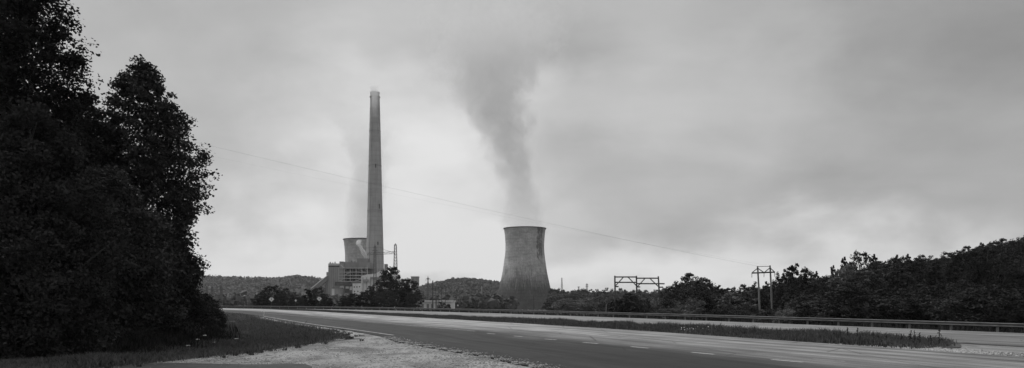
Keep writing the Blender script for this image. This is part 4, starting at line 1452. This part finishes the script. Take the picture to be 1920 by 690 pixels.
# ------------------------------------------------------------------ distant car
p = at(401, HOR, 212)
car = thing('car', 'dark car with a light patch of windscreen on the far bend of the road', 'car', (p.x, p.y, 0.08), None, math.radians(12))
side = [(-2.15, 0.35), (-2.2, 0.62), (-2.1, 0.86), (-1.25, 0.95), (-0.65, 1.38), (0.75, 1.42), (1.45, 1.0), (2.1, 0.92), (2.2, 0.6), (2.15, 0.35)]
mb = MB()
n0 = len(side)
for yy, ins in ((-0.88, 0.0), (-0.80, 0.0), (0.80, 0.0), (0.88, 0.0)):
    for x, z in side:
        k = 0.86 if z > 1.1 else 1.0
        e = 0.97 if abs(yy) > 0.85 else 1.0
        mb.v.append((yy * k, x * e, z if abs(yy) < 0.85 else min(z, z * 0.985)))
for a_ in range(3):
    for i in range(n0):
        j = (i + 1) % n0
        mb.f.append((a_ * n0 + i, a_ * n0 + j, (a_ + 1) * n0 + j, (a_ + 1) * n0 + i))
mb.f.append(tuple(range(n0)))
mb.f.append(tuple(3 * n0 + i for i in reversed(range(n0))))
mb.build('body', 'car_paint', car)
MB_ws = MB()
MB_ws.v = [(-0.62, -1.24, 0.985), (0.62, -1.24, 0.985), (0.56, -0.70, 1.375), (-0.56, -0.70, 1.375)]
MB_ws.f = [(0, 1, 2, 3)]
MB_ws.build('windscreen', 'car_glass', car)
for sx in (-1, 1):
    MB().box((sx * 0.60, -2.19, 0.68), (0.32, 0.06, 0.14)).build('headlight', 'white_plastic', car)
    MB().box((sx * 0.80, 0.05, 1.16), (0.06, 1.5, 0.30)).build('side_window', 'car_glass', car)
    for sy in (-1, 1):
        mbw = MB().tube([(-0.1, 0, 0), (0.1, 0, 0)], 0.32, 14)
        wl = mbw.build('wheel', 'rubber', car, False, (sx * 0.80, sy * 1.35, 0.32))
        MB().tube([(-0.115, 0, 0), (0.115, 0, 0)], 0.19, 10).build('rim', 'galv_post', wl)

# ------------------------------------------------------------------ trees in front of the plant
def spot(px, D_, ytop, wpx, var, mat, label, cat='tree', group=None, name='broadleaf_tree', zoff=-0.2):
    p = at(px, HOR, D_)
    zb = tz(p.x, p.y) + zoff
    H = EYE + (HOR - ytop) / F * D_ - zb
    cr = wpx / F * D_ / 2
    base = {'round': 0.40, 'round2': 0.40, 'oval': 0.32, 'oval2': 0.32, 'cone': 0.29, 'spike': 0.34, 'bush': 0.60, 'bush2': 0.60}[var]
    s = cr / base
    return place_tree(VAR[var, mat], (p.x, p.y, zb), (s, s, H), random.uniform(0, 6.28), label, cat, group, name)


PLANT = [(732, 262, 503, 62, 'round', 'tallest dark tree in front of the precipitator at the chimney foot'), (766, 258, 524, 50, 'round2', 'dark rounded tree right of the tallest one by the chimney'),
         (706, 250, 531, 46, 'oval', 'dark tree left of the tallest one below the chimney'), (748, 252, 530, 60, 'round2', 'dark tree in front of the tallest one at the chimney foot'),
         (688, 240, 545, 44, 'round', 'low dark tree below the white service building'), (664, 236, 551, 38, 'round2', 'low dark tree left of the white service building'),
         (646, 232, 556, 30, 'round', 'lowest dark tree in front of the pale shed'), (725, 240, 546, 50, 'round', 'low wide tree at the foot of the tallest dark tree'),
         (776, 246, 548, 34, 'round2', 'low dark tree at the right end of the chimney trees')]
for px, D_, yt, wp, vr, lab in PLANT:
    spot(px, D_, yt, wp, vr, 'leaf_wood', lab, group='trees before the power station')
BUSH = [(488, 236, 551, 34, 'round', 'leftmost low bush tree of the row by the diamond signs'), (511, 240, 536.5, 44, 'round2', 'tallest rounded bush tree behind the left diamond sign'),
        (533, 238, 542, 36, 'round', 'rounded bush tree right of the left diamond sign'), (552, 244, 546, 26, 'oval', 'thin ragged bush tree behind the small tilted sign'),
        (576, 226, 537.5, 36, 'cone', 'pointed cone-shaped bush tree left of the right diamond sign'), (597, 230, 540, 38, 'round2', 'bush tree behind the right diamond sign'),
        (613, 226, 557, 26, 'round', 'low bush at the right end of the row by the signs'), (522, 230, 553, 40, 'bush', 'wide low bush in front of the rounded bush trees'), (560, 222, 556, 44, 'bush2', 'wide low bush below the small tilted sign')]
for px, D_, yt, wp, vr, lab in BUSH:
    spot(px, D_, yt, wp, vr, 'leaf_wood', lab, group='bush trees by the diamond signs')
spot(828, 250, 566, 22, 'bush', 'leaf_wood', 'small dark bush in front of the low shed', 'bush', None, 'bush')
spot(841, 255, 570, 14, 'bush2', 'leaf_wood', 'tiny dark bush at the right end of the low shed', 'bush', None, 'bush')
spot(434, 232, 571, 16, 'bush', 'leaf_wood', 'low dark bush at the bend of the road', 'bush', None, 'bush')
spot(1158, 150, 563, 44, 'bush', 'leaf_wood', 'dark bush below the left leg of the three-pole frame', 'bush', None, 'bush')
spot(1180, 152, 551, 52, 'round', 'leaf_wood', 'dark rounded tree below the middle of the three-pole frame', 'tree')
spot(1207, 150, 560, 46, 'bush2', 'leaf_wood', 'dark bush left of the right leg of the three-pole frame', 'bush', None, 'bush')

# -- right-hand wood: skyline trees first, then the trees below them
SKY = [(1252, 185, 543, 36, 'round'), (1272, 188, 527, 40, 'oval2'), (1297, 190, 514.5, 58, 'round'), (1322, 186, 524, 44, 'round2'), (1347, 188, 533, 36, 'oval'), (1371, 190, 540, 36, 'round2'),
       (1396, 190, 535, 36, 'round'), (1416, 184, 528, 34, 'oval2'), (1438, 190, 526, 32, 'oval'), (1456, 186, 510, 30, 'oval2'), (1475, 180, 500, 44, 'oval'), (1490, 172, 485, 52, 'cone'), (1511, 176, 505, 46, 'round2'),
       (1531, 180, 509, 36, 'spike'), (1549, 176, 516, 32, 'oval2'), (1562, 170, 498, 36, 'spike'), (1583, 166, 482, 42, 'spike'), (1613, 168, 474, 50, 'round2'), (1639, 172, 477, 42, 'spike'), (1660, 178, 489, 36, 'oval'),
       (1682, 185, 478, 40, 'spike'), (1702, 190, 476.5, 38, 'spike'), (1727, 195, 480, 40, 'round'), (1750, 200, 479, 38, 'oval2'), (1777, 205, 474, 42, 'round2'), (1795, 208, 468, 34, 'oval'), (1818, 210, 463, 42, 'round'),
       (1840, 212, 455, 38, 'spike'), (1862, 215, 454, 40, 'round2'), (1884, 218, 449, 42, 'round'), (1907, 222, 445, 40, 'oval2'), (1932, 225, 441, 44, 'round')]
ORD = ['first', 'second', 'third', 'fourth', 'fifth', 'sixth', 'seventh', 'eighth', 'ninth', 'tenth', 'eleventh', 'twelfth', 'thirteenth']
ZN = [('skyline tree right of the three-pole frame, counting from that frame', 'trees right of the three-pole frame', 0, 1410), ('dark skyline tree around the two-legged power pole, counting rightwards', 'trees around the power pole', 1410, 1560),
      ('ragged skyline tree left of the wooded slope, counting rightwards', 'ragged skyline trees', 1560, 1740), ('skyline tree of the wooded slope at the right edge, counting rightwards', 'skyline trees of the right slope', 1740, 2500)]
for lab, g, xa, xb in ZN:
    for k, (px, D_, yt, wp, vr) in enumerate([q for q in SKY if xa <= q[0] < xb]):
        lb_ = ORD[k] + ' ' + lab
        if px == 1490:
            lb_ = 'tallest pointed dark tree just right of the power pole'
        if px == 1297:
            lb_ = 'broad dome-shaped dark tree right of the three-pole frame'
        spot(px, D_, yt, wp, vr, 'leaf_wood', lb_, 'tree', g)
rs = random.Random(5)
sx = np.array([q[0] for q in SKY]); sy = np.array([q[2] for q in SKY]); sd = np.array([q[1] for q in SKY])
kinds = ['round', 'round2', 'oval', 'oval2', 'spike']
NF = 210
for k in range(NF):
    f = (k + rs.random()) / NF
    px = 1245 + 700 * f ** 0.85
    yt0, d0 = float(np.interp(px, sx, sy)), float(np.interp(px, sx, sd))
    u = (k * 0.61803) % 1.0
    Dn = 60.0
    while Dn < rail_Y((px - 960) / F * Dn) + 9:
        Dn += 2.0
    D_ = Dn + (d0 - 6 - Dn) * u
    if any(a_ < px < b_ for a_, b_ in ((1205, 1262), (1388, 1478))) and D_ < 178:
        D_ = 178 + 10 * rs.random()
    H = rs.uniform(6.0, 9.5) if D_ > 110 else rs.uniform(3.5, 5.5)
    X_ = (px - 960) / F * D_
    ztop = tz(X_, D_) + H
    zmax = EYE + (HOR - (yt0 + 5 + 10 * rs.random())) / F * D_
    ztop = min(ztop, zmax)
    yt = HOR - (ztop - EYE) * F / D_
    spot(px, D_, yt, rs.uniform(5.0, 7.0) / D_ * F, rs.choice(kinds), 'leaf_wood' if rs.random() < 0.88 or px > 1620 else 'leaf_mid',
         'dark tree inside the wood behind the guardrail on the right', 'tree', 'trees inside the right-hand wood')
for k in range(46):
    px = 1243 + 690 * (k + rs.random()) / 46
    D_ = 75.0
    for _ in range(30):
        X_ = (px - 960) / F * D_
        if D_ > rail_Y(X_) + 5 + (k % 3) * 4:
            break
        D_ += 2.5
    yt = HOR + rs.uniform(-4, 18)
    if any(a_ < px < b_ for a_, b_ in ((1215, 1256), (1400, 1470))):
        yt = HOR + rs.uniform(14, 20)
    spot(px, D_, yt, rs.uniform(3.0, 5.0) / D_ * F, rs.choice(['bush', 'bush2']), 'leaf_pale' if rs.random() < 0.42 and px < 1700 else 'leaf_wood',
         'low shrub at the foot of the right-hand wood behind the guardrail', 'shrub', 'shrubs behind the guardrail', 'shrub')
# -- middle-distance trees right of the cooling tower
for k in range(74):
    f = k / 74
    px = 1036 + (k * 0.61803 % 1.0) * 222
    D_ = 560 - 300 * f
    px = min(px, 1246)
    yt = 541 + 22 * f ** 1.4 + rs.uniform(-3, 3)
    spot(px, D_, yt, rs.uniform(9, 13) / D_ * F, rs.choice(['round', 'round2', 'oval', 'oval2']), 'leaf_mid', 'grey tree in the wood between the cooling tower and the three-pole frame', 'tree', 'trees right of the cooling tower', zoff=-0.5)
for px, D_, yt in ((1083, 300, 566), (1117, 280, 568), (1136, 260, 560), (1092, 285, 570)):
    p = at(px, HOR, D_)
    zb = tz(p.x, p.y)
    o = thing('bare_trunk', 'pale slender dead trunk at %s of the grey wood' % {1083: 'the left edge', 1117: 'the middle', 1136: 'the right side', 1092: 'the lower left'}[px], 'trunk', (p.x, p.y, zb))
    H = EYE + (HOR - yt) / F * D_ - zb
    MB().tube([(0, 0, -0.2), (0.1, 0, H * .5), (0.02, 0, H)], [0.18, 0.14, 0.05], 6).build('stem', 'bark_pale', o)
    MB().tube([(0.1, 0, H * .5), (0.7, 0, H * 0.75)], [0.07, 0.02], 5).tube([(0.05, 0, H * .7), (-0.6, 0, H * 0.9)], [0.06, 0.02], 5).build('branch', 'bark_pale', o)

# ------------------------------------------------------------------ far forest on the hills (one mass)
def forest(name, n, px0, px1, Y0, Y1, size, quads, label, r, ok=None):
    u = r.uniform(0, 1, n)
    Yd = np.sqrt(Y0 ** 2 + u * (Y1 ** 2 - Y0 ** 2))
    px = r.uniform(px0, px1, n)
    X = (px - 960) / F * Yd
    if ok is not None:
        k = ok(px, Yd)
        X, Yd = X[k], Yd[k]
    z = terrain(X, Yd)
    n = len(X)
    rad = size * r.uniform(0.55, 1.35, n)
    h = rad * r.uniform(1.5, 2.4, n)
    idx = np.repeat(np.arange(n), quads)
    dirs = r.normal(0, 1, (len(idx), 3))
    dirs[:, 2] = np.abs(dirs[:, 2]) * 1.1 - 0.25
    dirs[:, 1] -= 0.25
    dirs /= np.linalg.norm(dirs, axis=1)[:, None]
    c = np.stack([X, Yd, z + h * 0.62], 1)[idx] + dirs * np.stack([rad, rad, h * 0.55], 1)[idx] * r.uniform(0.7, 1.05, len(idx))[:, None]
    v = leaves(c, dirs, 1.0, jitter=0.35, fold=0.6, r=r).reshape(-1, 4, 3)
    v = c[:, None] + (v - c[:, None]) * (rad[idx] * 0.85)[:, None, None]
    return tag(link(name, np_mesh(name, v.reshape(-1, 3), 4, 'leaf_far')), label, 'forest', kind='stuff')


rf = np.random.default_rng(77)
forest('hill_forest', 15000, 280, 660, 700, 2330, 5.2, 15, 'dense far woods covering the long hill on the left', rf)
forest('hill_forest', 11500, 690, 960, 640, 2330, 5.2, 15, 'dense far woods covering the rounded hill left of the tower', rf, lambda px, Yd: ~((px < 800) & (Yd < 1250)) & ~((px < 850) & (Yd < 760)))
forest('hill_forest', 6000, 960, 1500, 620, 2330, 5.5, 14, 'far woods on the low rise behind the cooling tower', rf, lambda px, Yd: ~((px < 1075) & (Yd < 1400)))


# ------------------------------------------------------------------ steam and haze
def ramp_curve(t, fac, pts):
    """piecewise-linear float curve through (x, y) points given in 0..1"""
    nd = t.n('ShaderNodeFloatCurve')
    cv_ = nd.mapping.curves[0]
    while len(cv_.points) > 2:
        cv_.points.remove(cv_.points[1])
    cv_.points[0].location = pts[0]
    cv_.points[-1].location = pts[-1]
    for q in pts[1:-1]:
        cv_.points.new(*q)
    nd.mapping.update()
    t.set(nd.inputs['Value'], fac)
    return nd.outputs[0]


def plume(name, path, D_, dens, dens_curve, nscale, label, albedo=0.92, edge=0.9, step=0.35, aniso=0.3, seed=0.0):
    """path: picture points (px, py, half width) from bottom to top at depth D_; a closed tube filled with broken steam"""
    k = D_ / F
    base = at(path[0][0], path[0][1], D_)
    C = [((px - path[0][0]) * k, (path[0][1] - py) * k, hw * k) for px, py, hw in path]
    H = C[-1][1]
    mb = MB()
    zs_ = np.linspace(0, H, 26)
    zz_ = [c[1] for c in C]
    cx_ = np.interp(zs_, zz_, [c[0] for c in C])
    rr_ = np.interp(zs_, zz_, [c[2] for c in C])
    pr = [(x, 0, z) for x, z in zip(cx_, zs_)]
    n0 = len(mb.v)
    S = 24
    for (x, _, z), r_ in zip(pr, rr_):
        for j in range(S):
            a_ = 2 * math.pi * j / S
            mb.v.append((x + r_ * 1.45 * math.cos(a_), r_ * 1.45 * math.sin(a_), z))
    for i in range(len(pr) - 1):
        for j in range(S):
            j2 = (j + 1) % S
            mb.f.append((i * S + j, i * S + j2, (i + 1) * S + j2, (i + 1) * S + j))
    mb.f.append(tuple(reversed(range(S))))
    mb.f.append(tuple((len(pr) - 1) * S + j for j in range(S)))
    m, t, out = new_mat(name)
    c = t.n('ShaderNodeTexCoord').outputs['Object']
    x, y, z = t.xyz(c)
    zf = t.math('DIVIDE', z, H, clamp=True)
    xs = [q[0] for q in C]
    x0, x1 = min(xs) - 1e-3, max(xs) + 1e-3
    rm = max(q[2] for q in C)
    cxv = t.lin(ramp_curve(t, zf, [(q[1] / H, (q[0] - x0) / (x1 - x0)) for q in C]), 0, 1, x0, x1)
    rv = t.math('MULTIPLY', ramp_curve(t, zf, [(q[1] / H, q[2] / rm) for q in C]), rm)
    ddx = t.math('SUBTRACT', x, cxv)
    dist = t.math('SQRT', t.math('ADD', t.math('MULTIPLY', ddx, ddx), t.math('MULTIPLY', y, y)))
    rel = t.math('DIVIDE', dist, rv)
    n1 = t.noise(t.mapping(c, loc=(seed, 0, seed), scale=(1, 1, 0.8)), nscale, 4.0, 0.55, 0.4)
    wob = t.math('MULTIPLY', t.math('SUBTRACT', n1, 0.5), t.lin(zf, 0.0, 0.25, 0.5, 2.3))
    body = t.smooth(t.math('ADD', rel, wob), edge + 0.18, edge - 0.30)
    n2 = t.noise(t.mapping(c, loc=(seed + 4, 2, 0)), nscale * 2.2, 3.0, 0.55)
    body = t.math('MULTIPLY', body, t.lin(n2, 0.3, 0.7, 0.65, 1.3))
    dv = t.math('MULTIPLY', t.math('MULTIPLY', body, ramp_curve(t, zf, dens_curve)), dens)
    vol = t.n('ShaderNodeVolumePrincipled')
    vol.inputs['Color'].default_value = (albedo, albedo, albedo, 1)
    vol.inputs['Anisotropy'].default_value = aniso
    t.t.links.new(dv, vol.inputs['Density'])
    t.t.links.new(vol.outputs[0], out.inputs['Volume'])
    m.volume_intersection_method = 'ACCURATE' if hasattr(m, 'volume_intersection_method') else None
    return tag(mb.build(name, m, None, False, (base.x, base.y, base.z)), label, 'steam')


def add_step(o, v):
    try:
        o.active_material.cycles.volume_step_rate = v
        o.active_material.cycles.volume_sampling = 'DISTANCE'
    except Exception:
        pass
    return o


PA = [(982, 433, 45), (982, 400, 42), (976, 365, 37), (966, 330, 38), (957, 290, 46), (943, 245, 54), (928, 200, 66), (918, 155, 84), (922, 115, 104), (930, 70, 122), (935, 20, 135)]
add_step(plume('steam_plume', PA, 1300, 0.0155, [(0, 0.55), (0.12, 0.70), (0.35, 1.0), (0.6, 0.95), (0.75, 0.75), (0.88, 0.58), (1.0, 0.0)], 0.029, 'broad grey steam plume rising from the lone cooling tower', seed=3.0), 0.4)
PB = [(681, 453, 34), (681, 420, 33), (684, 380, 32), (688, 330, 36), (692, 280, 44), (680, 240, 60), (665, 200, 80)]
add_step(plume('steam_plume', PB, 1450, 0.018, [(0, 0.9), (0.2, 1.0), (0.5, 0.8), (0.75, 0.45), (1.0, 0.0)], 0.018, 'faint steam plume behind the chimney from the half-hidden tower', seed=11.0), 0.35)
PC = [(688.5, 486, 4.0), (685, 478, 5.5), (679, 470, 5.0), (675, 462, 4.6), (672, 455, 5.0), (675, 449, 4.0)]
add_step(plume('steam_puff', PC, 1240, 0.35, [(0, 1.0), (0.6, 1.0), (1.0, 0.15)], 0.10, 'small bright white steam puff in front of the half-hidden tower', 0.99, seed=5.0, aniso=0.0), 0.35)
PD = [(702.5, 222, 6), (702.5, 200, 7.5), (703, 185, 8), (703, 172, 8.5), (706, 160, 9)]
add_step(plume('chimney_smoke', PD, 1182, 0.11, [(0, 0.0), (0.35, 0.4), (0.7, 1.0), (1.0, 0.0)], 0.03, 'thin pale fume veiling the top of the chimney', 0.99, seed=8.0), 0.35)

# haze: one closed box round everything
lo, hi = (-5400, -5400, -22.0), (5400, 5400, 560.0)
hz = MB().box(((lo[0] + hi[0]) / 2, (lo[1] + hi[1]) / 2, (lo[2] + hi[2]) / 2), (hi[0] - lo[0], hi[1] - lo[1], hi[2] - lo[2]))
m, t, out = new_mat('haze')
vol = t.n('ShaderNodeVolumePrincipled')
vol.inputs['Color'].default_value = (0.96, 0.96, 0.96, 1)
vol.inputs['Density'].default_value = 0.00005
vol.inputs['Anisotropy'].default_value = 0.2
t.t.links.new(vol.outputs[0], out.inputs['Volume'])
tag(hz.build('haze', m), 'thin grey haze in the valley air', 'haze', kind='stuff')
